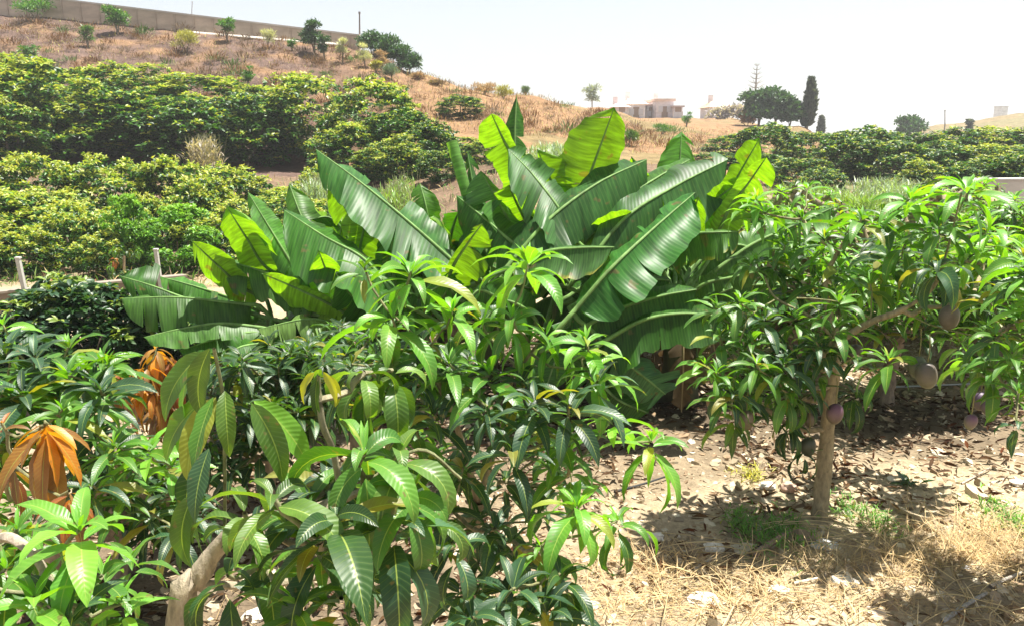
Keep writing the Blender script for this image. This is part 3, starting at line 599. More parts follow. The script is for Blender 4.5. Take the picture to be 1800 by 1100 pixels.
# ================================================================== the banana clump
def banana_leaf(parent, mid, offA, offB, stem_top, tears=0, sag=.12, gap=.25, col=(.075, .21, .035), tip=1.0, dead=False, curl=.0, dryedge=False, label=None, seg=30):
    mid = smooth_path(mid, 8); n0 = len(mid)
    if not curl: curl = RNG.uniform(-.28, .28)
    if not dead: tears += int(RNG.integers(0, 4)); gap = max(gap*.8, .06)
    L = np.concatenate([[0], np.cumsum(np.linalg.norm(np.diff(mid, axis=0), axis=1))]); L /= L[-1]
    mb = MB(); down = np.array([0, 0, -1.0]); col = np.array(col)*(1+.10*RNG.standard_normal())
    tipa, tipb = RNG.uniform(.5, .72), RNG.uniform(2.4, 5); wa = RNG.random(4)*6; wv_ = .5+RNG.random()
    def wprof(t): return (1+.05*np.sin(t*9+wa[0])+.035*wv_*np.sin(t*23+wa[1])+.03*wv_*np.sin(t*47+wa[2]))* np.minimum(1, (t/.13)**.5)*(1-np.clip((t-tipa)/(1-tipa), 0, 1)**tipb)**.6
    ph = RNG.random()*6
    for off, sg in ((offA, 1), (offB, -1)):
        if off is None: continue
        off = np.array(off); W = np.linalg.norm(off)
        nrm = np.cross(mid[-1]-mid[0], off); nrm /= np.linalg.norm(nrm)+1e-9
        if tears == 0 and sg == 1 and W > .2: tears_, gap_ = 2, .035
        else: tears_, gap_ = tears, gap
        cuts = [0]+sorted(RNG.uniform(.12, .93, tears_).tolist())+[1]
        for a, b in zip(cuts[:-1], cuts[1:]):
            if b-a < .012: continue
            m = max(3, int(seg*(b-a))+2); t = np.linspace(a, b, m); v = np.linspace(0, 1, 8)
            tc = (a+b)/2; g = gap_ if tears_ else 0
            shr = RNG.uniform(.5, 1.2)*g; lag = RNG.standard_normal()*g*.25; tw = RNG.standard_normal()*.25*bool(tears_); short = 1-RNG.random()*.22*bool(tears_)
            tt = tc+(t[:, None]-tc)*(1-shr*v[None]**1.5)+0*v
            M_ = np.stack([np.interp(t, L, mid[:, i]) for i in range(3)], -1)
            Mt = np.stack([np.interp(tt, L, mid[:, i]) for i in range(3)], -1)
            wp = wprof(np.clip(t, 0.0, 1))[:, None]*short
            base = M_[:, None]*(1-v[None, :, None])+Mt*v[None, :, None]
            V = base+off*(wp*v)[..., None]+down*(sag*W*wp*v**2)[..., None]*1.0
            V = V+nrm*(W*wp*(tw*v**2+curl*v**2+.08*np.sin(t[:, None]*13+ph+2*sg)*v**2+.05*np.sin(t[:, None]*29+ph*2)*v**2+.025*np.sin(t[:, None]*61+ph+v*2)*v))[..., None]
            V = V+nrm*(.06*W*np.sin(np.pi*v)*wp)[..., None]
            V = V+(mid[-1]-mid[0])/np.linalg.norm(mid[-1]-mid[0])*(lag*W*v**2)[None, :, None]
            U = np.stack(np.broadcast_arrays(t[:, None]+0*v, sg*v[None]+0*t[:, None]), -1)
            C = np.broadcast_to(col, (m, 8, 3)).copy()
            if dryedge:
                e = np.clip((v-.86)/.1, 0, 1)[None, :, None]*(.5+.5*np.sin(t*23)[:, None, None]); C = C*(1-e)+np.array((.40, .36, .06))*e
            mb.add(V, grid_quads(m, 8), C.reshape(-1, 3), U)
    o = mb.build('leaf', M_DRY if dead else M_BANANA, parent)
    if label: o['label'] = label
    rb = MB(); b0 = mid[0]; d0 = mid[1]-mid[0]; d0 /= np.linalg.norm(d0); D = np.linalg.norm(b0-stem_top)
    path = [stem_top]+([b0-d0*min(.35*D, .25)+(0, 0, .0)] if D > .15 else [])+list(mid)
    path = smooth_path(path, 2); k = np.linspace(0, 1, len(path))
    rc = (.24, .19, .10) if dead else (.13, .24, .06)
    tube(rb, path-np.array([0, 0, .004]), .017*(1-k)**.8+.003, rc, 8); rb.build('midrib', M_STEM, o)
    return o
def banana_plant(label, base, top, r, specs):
    x, y = base[0], base[1]; th = thing('banana_plant', base, label, 'banana plant', 'banana plants of the clump')
    mb = MB(); pts = smooth_path([base+(0, 0, -.03), (base+top)/2+np.array([.03, 0, 0]), top], 5); k = np.linspace(0, 1, len(pts))
    C = np.array((.055, .045, .025))*(1-k[:, None])+np.array((.10, .15, .045))*k[:, None]
    tube(mb, pts, r*(1-.5*k), np.repeat(C, 15, axis=0), 14, .04)
    mb.build('pseudostem', M_STEM, th)
    for s in specs:
        s = dict(s)
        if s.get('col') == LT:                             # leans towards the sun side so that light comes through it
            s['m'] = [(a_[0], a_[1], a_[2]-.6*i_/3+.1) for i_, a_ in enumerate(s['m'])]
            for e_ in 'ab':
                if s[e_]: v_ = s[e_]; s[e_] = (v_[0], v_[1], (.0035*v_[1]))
        m = [P(*q) for q in s['m']]; q = s['m'][len(s['m'])//2]
        c = P(*q); f = lambda v: None if v is None else P(q[0]+v[0], q[1]+v[1], q[2]+(v[2] if len(v) > 2 else 0))-c
        kw = {k_: v_ for k_, v_ in s.items() if k_ not in 'mab'}
        banana_leaf(th, m, f(s['a']), f(s['b']), top, **kw)
    pxs, pys = pix(top)
    for k_ in range(8 if r > .1 else 4):
        sd_ = -1 if k_ % 2 else 1; R_ = RNG.uniform(60, 130); u_ = RNG.uniform(-.5, .9) if k_ < 5 else RNG.uniform(.9, 1.35); d_ = top[1]; dd_ = RNG.uniform(.1, .9)
        m_ = [P(pxs+6*sd_, pys+10, d_), P(pxs+sd_*R_*.4, pys-R_*.5*max(u_, 0)+8, d_+dd_*.5), P(pxs+sd_*R_*.8, pys-R_*.7*u_+10, d_+dd_), P(pxs+sd_*R_*1.15, pys-R_*.75*u_+30, d_+dd_*1.4)]
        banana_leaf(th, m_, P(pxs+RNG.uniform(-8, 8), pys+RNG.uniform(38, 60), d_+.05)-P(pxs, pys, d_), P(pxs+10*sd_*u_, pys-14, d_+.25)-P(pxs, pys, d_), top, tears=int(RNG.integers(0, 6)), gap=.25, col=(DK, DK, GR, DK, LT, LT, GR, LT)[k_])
    return th
def lf(m, a, b=None, **kw): return dict(m=m, a=a, b=b, **kw)
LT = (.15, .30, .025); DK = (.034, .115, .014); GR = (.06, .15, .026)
def dead_leaves(th, top, n, spread=.5, L=.8):
    for i in range(n):
        az = RNG.random()*6.28; h = np.array([math.cos(az), math.sin(az), 0])
        p0 = top-np.array([0, 0, .1+.3*RNG.random()])+h*.06
        mid = [p0, p0+h*.25*spread*2+(0, 0, .02), p0+h*.4*spread*2+np.array([0, 0, -.35*L]), p0+h*.42*spread*2+np.array([0, 0, -.9*L])]
        s = np.array([-h[1], h[0], 0])*.11
        banana_leaf(th, mid, s+h*.05, -s+h*.05, top, tears=9, gap=.7, sag=.5, col=(.15, .11, .06) if i % 2 else (.09, .07, .042), dead=True, label='dry brown shredded leaf' if i == 0 else None)
# leftmost plant
b1 = G(480, 7.0)
t1 = P(478, 560, 7.0)
p1 = banana_plant('leftmost banana plant with low leaves drooping over the dark avocado bush', b1, t1, .10, [
    lf([(440, 535, 6.95), (400, 531, 6.9), (310, 522, 6.8), (213, 524, 6.7)], (6, 58, -.18), (4, -9, .3), tears=5, gap=.12, col=GR),
    lf([(400, 540, 7.05), (330, 525, 7.1), (270, 503, 7.1), (209, 484, 7.1)], (14, 44, -.12), (6, -8, .3), col=DK),
    lf([(460, 545, 7.2), (420, 528, 7.25), (350, 505, 7.3), (282, 486, 7.3)], (0, 42, -.1), (6, -8, .25), tears=3, gap=.12),
    lf([(460, 575, 6.8), (388, 568, 6.7), (320, 577, 6.6), (253, 592, 6.5)], (8, 34, -.12), (0, -5, .25), tears=3, gap=.1, col=GR),
    lf([(470, 585, 6.8), (430, 585, 6.7), (370, 598, 6.6), (315, 616, 6.5)], (6, 30, -.1), (0, -8, .2), tears=4, col=DK),
    lf([(500, 580, 6.7), (470, 600, 6.5), (420, 610, 6.3), (390, 640, 6.2)], (10, 28, -.1), (-4, -12, .2), tears=5, col=DK),
    lf([(455, 520, 7.0), (420, 500, 7.1), (385, 468, 7.1), (338, 424, 7.2)], (-6, 40, .05), (26, -14, .15), col=LT)])
dead_leaves(p1, t1, 3)
b2 = G(570, 6.9); t2 = P(575, 545, 6.9)
p2 = banana_plant('left banana plant with upright narrow leaves', b2, t2, .11, [
    lf([(555, 505, 6.9), (525, 480, 6.9), (480, 410, 7.0), (436, 338, 7.1)], (26, -10, .12), (-12, 26, -.05), col=(.08, .23, .035)),
    lf([(540, 500, 7.2), (470, 470, 7.2), (435, 420, 7.25), (398, 362, 7.3)], (-34, 14, .1), (46, -6, .12), col=LT),
    lf([(560, 520, 7.0), (500, 490, 7.0), (440, 470, 7.0), (385, 455, 7.0)], (2, 58, -.2), (4, -10, .25), tears=3, gap=.2, col=GR),
    lf([(650, 585, 6.5), (600, 545, 6.6), (530, 510, 6.7), (460, 480, 6.8)], (-10, 58, -.15), (10, -16, .2), col=LT),
    lf([(690, 515, 6.5), (640, 455, 6.5), (570, 415, 6.6), (498, 368, 6.8)], (-18, 92, -.25), (26, -14, .25), col=DK, sag=.05),
    lf([(600, 520, 7.5), (560, 440, 7.6), (530, 380, 7.8), (508, 322, 8.0)], (34, 6, .1), (-16, 14, 0), col=GR),
    lf([(620, 590, 6.4), (590, 570, 6.3), (540, 560, 6.2), (452, 578, 6.1)], (6, 40, -.1), (0, -6, .1), tears=12, gap=.5, col=(.12, .22, .05)),
    lf([(600, 560, 6.8), (590, 520, 6.7), (575, 480, 6.7), (560, 440, 6.7)], (-34, 14, .05), (34, 4, .1), col=LT),
    lf([(640, 560, 6.3), (620, 570, 6.1), (600, 590, 6.0), (575, 640, 5.9)], (-34, 10, 0), (34, 0, 0), tears=3, col=DK)])
dead_leaves(p2, t2, 3)
b3 = G(715, 7.3); t3 = P(735, 520, 7.3)
p3 = banana_plant('banana plant whose long arched leaf hangs in torn panels left of centre', b3, t3, .12, [
    lf([(800, 462, 6.7), (725, 395, 6.8), (640, 325, 7.0), (555, 262, 7.2)], (-14, 88, -.22), (16, -12, .3), tears=3, gap=.14, col=(.04, .12, .028), sag=.02),
    lf([(650, 520, 7.2), (632, 460, 7.3), (640, 400, 7.4), (655, 345, 7.5)], (-50, 6, .05), (34, 14, .05), col=LT),
    lf([(700, 500, 7.3), (660, 440, 7.4), (610, 370, 7.6), (585, 310, 7.7)], (-20, 24, 0), (40, -5, .1), col=LT),
    lf([(735, 440, 7.8), (752, 400, 7.8), (748, 360, 7.8), (738, 322, 7.9)], (-24, 10, 0), (24, 4, .05), col=GR),
    lf([(700, 520, 7.0), (690, 470, 7.0), (690, 420, 7.0), (700, 380, 7.0)], (-34, 18, 0), (34, 4, 0), col=DK, tears=3),
    lf([(690, 570, 6.6), (660, 540, 6.4), (620, 520, 6.3), (590, 480, 6.2)], (-24, 40, 0), (20, -20, .1), col=DK),
    lf([(760, 560, 6.6), (720, 540, 6.4), (680, 530, 6.2), (650, 560, 6.0)], (-5, 50, 0), (10, -30, .1), col=DK, tears=4),
    lf([(540, 450, 7.3), (560, 440, 7.3), (590, 440, 7.3), (600, 400, 7.4)], (-24, 10, 0), (14, 24, .05), col=LT)])
dead_leaves(p3, t3, 5)
b4 = G(850, 7.5); t4 = P(860, 500, 7.5)
p4 = banana_plant('middle banana plant with a rolled unopened leaf and upright leaves against the slope', b4, t4, .13, [
    lf([(930, 410, 7.4), (905, 330, 7.5), (905, 240, 7.6), (908, 168, 7.7)], (18, 4, .12), (-18, 6, .12), col=DK),
    lf([(930, 360, 7.3), (915, 300, 7.3), (885, 245, 7.4), (864, 200, 7.4)], (-44, 20, .05), (16, -4, .12), col=LT),
    lf([(1010, 420, 6.7), (985, 370, 6.7), (935, 305, 6.9), (893, 262, 7.0)], (-26, 66, -.2), (20, -20, .1), col=(.06, .15, .045), sag=.05),
    lf([(905, 430, 7.0), (895, 390, 7.0), (870, 345, 7.0), (845, 300, 7.1)], (-48, 18, -.1), (50, 8, .1), col=(.08, .21, .05)),
    lf([(940, 430, 7.2), (925, 390, 7.25), (905, 350, 7.3), (895, 325, 7.3)], (-36, 14, 0), (36, -4, 0), col=LT),
    lf([(960, 470, 6.6), (900, 425, 6.7), (850, 382, 6.8), (802, 343, 6.9)], (-26, 52, -.1), (26, -24, .2), col=DK),
    lf([(785, 510, 6.3), (795, 470, 6.3), (820, 430, 6.4), (848, 392, 6.5)], (42, 22, .1), (-16, -2, 0), col=LT),
    lf([(840, 480, 6.9), (835, 430, 7.0), (845, 400, 7.1), (838, 355, 7.2)], (-38, 8, 0), (30, 10, 0), col=DK),
    lf([(850, 420, 7.7), (840, 380, 7.8), (832, 330, 7.9), (822, 270, 8.0)], (30, 20, .1), (-6, 8, 0), col=DK),
    lf([(830, 540, 6.5), (800, 520, 6.3), (780, 500, 6.1), (740, 520, 5.9)], (-5, 44, 0), (10, -30, .1), col=DK, tears=3),
    lf([(890, 560, 6.3), (880, 530, 6.1), (840, 510, 6.0), (810, 560, 5.9)], (-5, 50, 0), (14, -30, .1), col=DK, tears=3)])
rb = MB(); pts = smooth_path([t4, P(838, 420, 7.5), P(822, 350, 7.5), P(806, 290, 7.55), P(794, 250, 7.6)], 5); k = np.linspace(0, 1, len(pts))
tube(rb, pts, .028+.026*np.sin(np.pi*k**.8*.62), (.13, .27, .06), 9, .04)
o = rb.build('leaf', M_BANANA, p4); o['label'] = 'tightly rolled young leaf standing upright'
dead_leaves(p4, t4, 3)
b5 = G(975, 7.2); t5_ = P(985, 480, 7.2)
p5 = banana_plant('banana plant with the tallest broad bright upright leaf', b5, t5_, .13, [
    lf([(1000, 400, 7.3), (1028, 330, 7.3), (1052, 265, 7.4), (1080, 188, 7.5)], (-58, -2, .06), (38, 16, .0), col=LT, sag=.0),
    lf([(1000, 410, 7.3), (990, 365, 7.4), (968, 315, 7.5), (944, 262, 7.6)], (-8, 22, 0), (44, -6, .05), col=LT),
    lf([(890, 470, 6.4), (965, 385, 6.6), (1050, 322, 6.9), (1137, 280, 7.2)], (28, 66, -.22), (-10, -12, .25), col=(.042, .12, .03), tears=1, gap=.08),
    lf([(1000, 460, 6.9), (1040, 415, 7.0), (1075, 395, 7.0), (1110, 372, 7.1)], (14, 42, 0), (-10, -26, .1), col=LT),
    lf([(905, 468, 6.3), (960, 442, 6.25), (1020, 435, 6.15), (1080, 434, 6.1)], (-8, 56, -.12), (0, -7, .2), col=(.055, .135, .035), tears=1, gap=.05, dryedge=True),
    lf([(1010, 520, 6.8), (1010, 470, 6.9), (1018, 420, 7.0), (1020, 372, 7.1)], (30, 12, 0), (-26, 12, 0), col=DK),
    lf([(940, 560, 6.3), (920, 540, 6.1), (880, 530, 6.0), (840, 580, 5.9)], (-5, 50, 0), (14, -36, .1), col=DK, tears=2),
    lf([(1000, 560, 6.4), (990, 580, 6.2), (980, 620, 6.0), (960, 680, 5.9)], (-40, 10, 0), (44, 0, 0), col=DK)])
dead_leaves(p5, t5_, 2)
b6 = G(1075, 6.9); t6 = P(1055, 520, 6.7)
p6 = banana_plant('banana plant with long striped leaves sweeping up to the right', b6, t6, .13, [
    lf([(1040, 440, 6.8), (1095, 355, 7.0), (1155, 312, 7.2), (1213, 280, 7.4)], (22, 44, -.15), (-10, -14, .25), col=GR),
    lf([(1020, 480, 6.4), (1100, 382, 6.6), (1190, 325, 6.9), (1280, 280, 7.1)], (22, 66, -.2), (-14, -26, .22), col=(.04, .115, .028)),
    lf([(1010, 545, 5.9), (1075, 470, 6.0), (1150, 400, 6.3), (1222, 338, 6.6)], (42, 60, -.1), (-16, -16, .25), col=(.038, .145, .025), sag=.05, tears=2, gap=.12),
    lf([(1150, 460, 6.8), (1185, 420, 6.9), (1215, 380, 7.0), (1228, 345, 7.0)], (24, 12, .05), (-14, -6, .05), col=LT),
    lf([(1000, 590, 6.0), (1080, 545, 6.0), (1160, 520, 6.0), (1225, 508, 6.0)], (8, 62, -.05), (-6, -24, .2), col=DK, tears=1, gap=.06),
    lf([(1060, 600, 5.9), (1130, 562, 5.9), (1200, 550, 5.9), (1275, 556, 5.9)], (4, 66, -.1), (0, -12, .2), col=DK),
    lf([(1040, 580, 6.0), (1080, 620, 5.9), (1125, 655, 5.8), (1170, 692, 5.8)], (-30, 44, 0), (50, -14, .1), col=(.055, .15, .06)),
    lf([(1030, 610, 6.1), (1050, 660, 6.0), (1085, 700, 5.9), (1140, 725, 5.9)], (-30, 30, 0), (34, -14, .1), col=DK),
    lf([(1040, 560, 6.3), (1090, 510, 6.4), (1140, 492, 6.4), (1180, 492, 6.4)], (2, 36, 0), (0, -10, .1), col=DK, tears=6, gap=.2),
    lf([(1000, 520, 6.5), (1060, 480, 6.6), (1110, 460, 6.7), (1150, 440, 6.8)], (20, 50, 0), (-16, -20, .1), col=DK)])
dead_leaves(p6, t6, 2)
b7 = G(1192, 6.9); t7_ = P(1186, 520, 6.8)
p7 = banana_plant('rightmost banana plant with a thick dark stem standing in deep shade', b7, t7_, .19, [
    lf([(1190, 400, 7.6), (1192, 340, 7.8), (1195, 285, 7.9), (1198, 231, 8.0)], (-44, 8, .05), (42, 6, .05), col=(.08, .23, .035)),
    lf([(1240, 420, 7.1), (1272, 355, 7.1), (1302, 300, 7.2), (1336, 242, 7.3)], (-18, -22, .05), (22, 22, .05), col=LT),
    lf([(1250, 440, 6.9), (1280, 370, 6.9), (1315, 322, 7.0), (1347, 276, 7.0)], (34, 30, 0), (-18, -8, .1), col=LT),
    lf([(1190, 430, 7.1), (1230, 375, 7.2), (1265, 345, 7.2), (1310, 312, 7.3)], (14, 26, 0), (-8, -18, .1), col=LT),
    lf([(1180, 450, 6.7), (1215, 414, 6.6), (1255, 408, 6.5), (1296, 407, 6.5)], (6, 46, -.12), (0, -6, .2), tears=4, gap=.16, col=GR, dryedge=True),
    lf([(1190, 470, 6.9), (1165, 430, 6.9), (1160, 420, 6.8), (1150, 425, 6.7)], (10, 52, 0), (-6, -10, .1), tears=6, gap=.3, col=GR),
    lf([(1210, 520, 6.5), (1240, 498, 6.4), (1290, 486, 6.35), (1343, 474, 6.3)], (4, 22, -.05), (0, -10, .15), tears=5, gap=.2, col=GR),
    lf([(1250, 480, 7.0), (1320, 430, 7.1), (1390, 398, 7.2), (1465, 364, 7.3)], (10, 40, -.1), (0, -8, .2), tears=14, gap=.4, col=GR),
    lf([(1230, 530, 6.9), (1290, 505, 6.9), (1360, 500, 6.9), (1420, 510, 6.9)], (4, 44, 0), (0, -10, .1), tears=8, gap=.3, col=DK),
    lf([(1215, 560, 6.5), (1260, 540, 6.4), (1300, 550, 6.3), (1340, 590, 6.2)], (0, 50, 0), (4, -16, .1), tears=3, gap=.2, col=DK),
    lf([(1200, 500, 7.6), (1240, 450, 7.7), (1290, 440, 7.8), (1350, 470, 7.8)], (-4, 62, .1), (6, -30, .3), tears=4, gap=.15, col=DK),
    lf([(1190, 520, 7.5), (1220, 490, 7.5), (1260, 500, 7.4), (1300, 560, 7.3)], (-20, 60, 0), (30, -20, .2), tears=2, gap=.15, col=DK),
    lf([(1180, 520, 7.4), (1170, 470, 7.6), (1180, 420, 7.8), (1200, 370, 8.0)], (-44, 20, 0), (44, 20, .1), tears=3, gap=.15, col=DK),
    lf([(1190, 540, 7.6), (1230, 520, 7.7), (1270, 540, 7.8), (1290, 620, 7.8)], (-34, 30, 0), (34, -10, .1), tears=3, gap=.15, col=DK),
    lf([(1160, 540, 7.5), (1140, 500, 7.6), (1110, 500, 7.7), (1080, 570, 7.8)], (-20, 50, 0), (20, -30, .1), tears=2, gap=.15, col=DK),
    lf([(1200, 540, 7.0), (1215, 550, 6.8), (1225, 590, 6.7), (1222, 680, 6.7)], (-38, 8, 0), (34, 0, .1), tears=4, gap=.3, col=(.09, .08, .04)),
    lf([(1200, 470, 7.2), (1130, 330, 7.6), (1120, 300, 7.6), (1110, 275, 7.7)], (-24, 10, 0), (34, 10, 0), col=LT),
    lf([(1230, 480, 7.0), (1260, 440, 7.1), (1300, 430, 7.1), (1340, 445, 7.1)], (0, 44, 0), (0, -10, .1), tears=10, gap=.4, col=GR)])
dead_leaves(p7, t7_, 6, .55)
# back plants, mostly behind the others
for i, (px, d, lab) in enumerate([(780, 8.4, 'back banana plant half hidden behind the middle one'), (640, 8.2, 'back banana plant showing between the two left ones'), (1110, 8.3, 'back banana plant behind the striped leaves')]):
    b = G(px, d); top = P(px, 480, d); sp = []
    for k_ in range(8):
        a = RNG.uniform(-1.2, 1.2); dx = math.sin(a); dz = math.cos(a); R = 95+30*RNG.random(); dd = RNG.uniform(-.6, .6)
        sp.append(lf([(px+10*dx, 470, d), (px+R*.45*dx, 470-R*.55*dz, d+dd*.5), (px+R*.85*dx, 470-R*.85*dz, d+dd*.9), (px+R*1.35*dx, 470-R*(.95*dz-.1), d+dd*1.3)],
                     (30*dz, 34*abs(dx)+8, .1), (-30*dz, 20*abs(dx)-6, .1), tears=int(RNG.integers(0, 4)), gap=.2, col=(DK, GR, LT)[k_ % 3]))
    q = banana_plant(lab, b, top, .11, sp); dead_leaves(q, top, 3)

# ================================================================== orchard trees
ORD = ['first', 'second', 'third', 'fourth', 'fifth', 'sixth', 'seventh', 'eighth', 'ninth', 'tenth', 'eleventh', 'twelfth', 'thirteenth', 'fourteenth', 'fifteenth', 'sixteenth', 'seventeenth', 'eighteenth', 'nineteenth', 'twentieth']
def crown_mesh(name, R=2.1, Ht=4.0, nclump=60, nros=24, nl=7, L=.22, flush=.5, greens=('dark', 'mid'), seedz=0, low=.18, S=3, yel=((.24, .38, .05), (.48, .46, .10))):
    mb = MB(); pos = []; az = []; phi = []; col = []; lens = []
    g0 = [np.array(q) for q in GREENS[greens[0]]]; g1 = [np.array(q) for q in GREENS[greens[1]]]
    for c in range(nclump):
        th = RNG.random()*6.283; u = RNG.uniform(-.95, 1); rr = max(0, 1-abs(u)**(1.7 if u > 0 else 3))**.5
        k = RNG.uniform(.66, .9)
        cz = Ht*(.46+.42*u*k/.78); cr = RNG.uniform(.28, .55)*R/2.1
        cc = np.array([math.cos(th)*rr*(R-cr*.6)*k/.85, math.sin(th)*rr*(R-cr*.6)*k/.85, max(cz, cr*.5)])
        top = c % 3 != 0
        for j in range(nros):
            v = RNG.standard_normal(3); v /= np.linalg.norm(v)
            if v[2] < -.35: v[2] *= -1
            p = cc+v*cr*np.array([1, 1, .85])*RNG.uniform(.55, 1.05)
            if p[2] < .1: continue
            hgt = p[2]/Ht; new = (v[2] > .35 and RNG.random() < flush*(.3+hgt)) 
            a0 = math.atan2(v[1], v[0])
            for q in range(nl):
                pos.append(p); az.append(a0+RNG.uniform(-1.7, 1.7) if v[2] < .6 else RNG.random()*6.283)
                phi.append(RNG.uniform(-.5, .7)+(.3 if new else 0)); lens.append(L*RNG.uniform(.7, 1.2)*(.85 if new else 1))
                t = RNG.random()
                if new and q < nl*.8: cq = np.array(yel[0])*(1-t)+np.array(yel[1])*t
                else:
                    g = g0 if RNG.random() < .6 else g1; cq = g[0]*(1-t)+g[1]*t
                col.append(cq)
    n = len(pos); ln = np.array(lens)
    leaves(mb, np.array(pos), np.array(az), np.array(phi), RNG.uniform(.3, 1.1, n), ln, ln*.42, np.array(col), RNG.standard_normal(n)*.6, fold=.3, S=S, Vn=3 if S > 2 else 2, shape='avo')
    return mb.mesh(name, M_FAR)
CROWNS = [crown_mesh('crown', flush=.8, nclump=100, nros=16) for _ in range(4)]
CROWNS_DK = [crown_mesh('crown', flush=.35, nclump=100, nros=16) for _ in range(3)]
CROWN_GRN = crown_mesh('crown', flush=.8, nclump=60, L=.26, greens=('mid', 'fresh'), yel=((.16, .34, .04), (.24, .42, .05)))
CROWN_NEAR = crown_mesh('crown', R=1.0, Ht=1.5, nclump=110, nros=20, nl=7, L=.12, flush=.25, greens=('dark', 'blue'), S=4, yel=((.15, .25, .05), (.25, .32, .06)))
CROWNS_LOW = [crown_mesh('crown', R=1.7, Ht=2.5, nclump=85, nros=15, L=.20, flush=.85) for _ in range(4)]
def trunk_mesh():
    mb = MB(); 
    for a in (0, 2.1, 4.2):
        tube(mb, smooth_path([(0, 0, -.15), (.03*math.cos(a), .03*math.sin(a), .5), (.4*math.cos(a), .4*math.sin(a), 1.3), (.75*math.cos(a), .75*math.sin(a), 2.5)], 4), np.linspace(.11, .035, 13), (.16, .125, .09), 7)
    return mb.mesh('trunk', M_BARK)
TRUNK = trunk_mesh()
def orchard_tree(px, d, pytop, wpx, label, group, crown, name='avocado_tree', cat='avocado tree', R=2.1, Ht=4.0, squash=1.0):
    if group and 'left orchard' in group: pytop += RNG.uniform(-40, 4); wpx *= RNG.uniform(.78, 1)
    pytop += RNG.uniform(-9, 7)*(24/max(d, 20)); x = (px-900)/F*d*(1/(CT+((550-pytop)/F)*ST)); z = land(x, d)-.06
    hh = max(.6, Z(pytop, d)-z); w_ = wpx/F*d/2
    th = thing(name, (x, d, z), label, cat, group); th.rotation_euler = (0, 0, RNG.random()*6.28)
    sx, sz = w_/R, hh/Ht
    c = bpy.data.objects.new('crown', crown); COL.objects.link(c); c.parent = th; c.scale = (sx, sx*squash, sz)
    t = bpy.data.objects.new('trunk', TRUNK); COL.objects.link(t); t.parent = th; t.scale = (sx*.9*R/2.1, sx*.9*R/2.1, sz*.8*Ht/4)
    return th
# front left rows
rowA = sorted([(55, 23.5, 274, 190), (190, 23.8, 306, 175), (300, 24, 302, 180), (400, 24.5, 320, 150), (480, 25, 325, 150), (560, 25.5, 312, 120), (-60, 23, 300, 180)])
rowB = sorted([(20, 19, 345, 210), (150, 18.5, 372, 220), (270, 19, 362, 170), (350, 20.5, 340, 140), (420, 19.5, 355, 150), (80, 20.8, 338, 150), (500, 20, 345, 170), (-110, 18.5, 350, 200)])
rowC = sorted([(40, 15.2, 405, 150), (120, 16.2, 396, 150), (180, 15.0, 412, 120), (-70, 15, 400, 170), (360, 16.5, 395, 150), (460, 16.5, 400, 150), (250, 17.2, 388, 130)])
for rows, nm in ((rowA, 'far row of the lower left orchard'), (rowB, 'middle row of the lower left orchard'), (rowC, 'near row behind the low wall')):
    for i, (px, d, py, wd) in enumerate(rows):
        orchard_tree(px, d, py, wd, f'{ORD[i]} avocado tree from the left in the {nm}', 'avocado trees of the lower left orchard', CROWNS_LOW[(i*3+len(rows)) % 4], R=1.7, Ht=2.5)
orchard_tree(215, 15.2, 375, 120, 'bright light green mango tree in the lower left orchard, the left one of two', 'bright green mango trees in the left orchard', CROWN_GRN, 'mango_tree', 'mango tree')
orchard_tree(305, 15.4, 378, 150, 'bright light green mango tree in the lower left orchard, the right one of two', 'bright green mango trees in the left orchard', CROWN_GRN, 'mango_tree', 'mango tree')
# orange flush bush by the second post
def small_flush(px, py, d, label):
    b = G(px, d); mb = MB(); th = thing('mango_sapling', b, label, 'sapling')
    for i in range(12): rosette(mb, P(px+RNG.uniform(-26, 26), py+RNG.uniform(-8, 40), d+RNG.uniform(-.2, .2)), 9, .14, 'rust' if i < 2 else 'mid' if i < 5 else 'dark', droop=1.8, lift=0, S=4, Vn=3)
    mb.build('crown', M_MANGO, th); mb = MB(); tube(mb, [b, b*.5+P(px, py+20, d)*.5, P(px, py+10, d)], .02, BARK, 6); mb.build('trunk', M_BARK, th)
small_flush(218, 440, 13.2, 'small sapling with orange red young leaves near the white posts')
# upper row on the slope
rowD = sorted([(-50, 37, 120, 230), (55, 36, 98, 230), (150, 38, 150, 210), (240, 38, 152, 200), (330, 37, 165, 190), (425, 37, 158, 190), (530, 38, 128, 175), (610, 31.5, 205, 160), (650, 34, 138, 170), (705, 32, 184, 150), (755, 31, 215, 110), (700, 29, 240, 110), (805, 33, 235, 100), (775, 27, 262, 90), (850, 30, 250, 110), (905, 27, 268, 100), (0, 34, 160, 160)])
for i, (px, d, py, wd) in enumerate(rowD):
    orchard_tree(px, d, py, wd, f'{ORD[i]} tree from the left in the big avocado row', 'avocado trees under the scrub slope', (CROWNS+CROWNS_DK)[i % 7])
rowE = sorted([(110, 42, 112, 190), (190, 42.5, 108, 150), (250, 42.5, 110, 150), (350, 42, 124, 200), (450, 41.5, 142, 130), (20, 42, 96, 170)])
for i, (px, d, py, wd) in enumerate(rowE):
    orchard_tree(px, d, py, wd, f'{ORD[i]} tree from the left in the upper avocado row', 'avocado trees of the upper row against the scrub', CROWNS[i % 4])
orchard_tree(808, 44, 168, 85, 'round dark green tree on the hillside above the bananas', None, CROWNS_DK[0], 'evergreen_tree', 'tree')
orchard_tree(770, 34, 255, 80, 'small pale bush on the bank above the arched banana leaf', None, CROWNS[1], 'shrub', 'shrub')
orchard_tree(650, 30, 262, 110, 'loose light green bush behind the arched banana leaf', None, CROWNS[2], 'shrub', 'shrub')
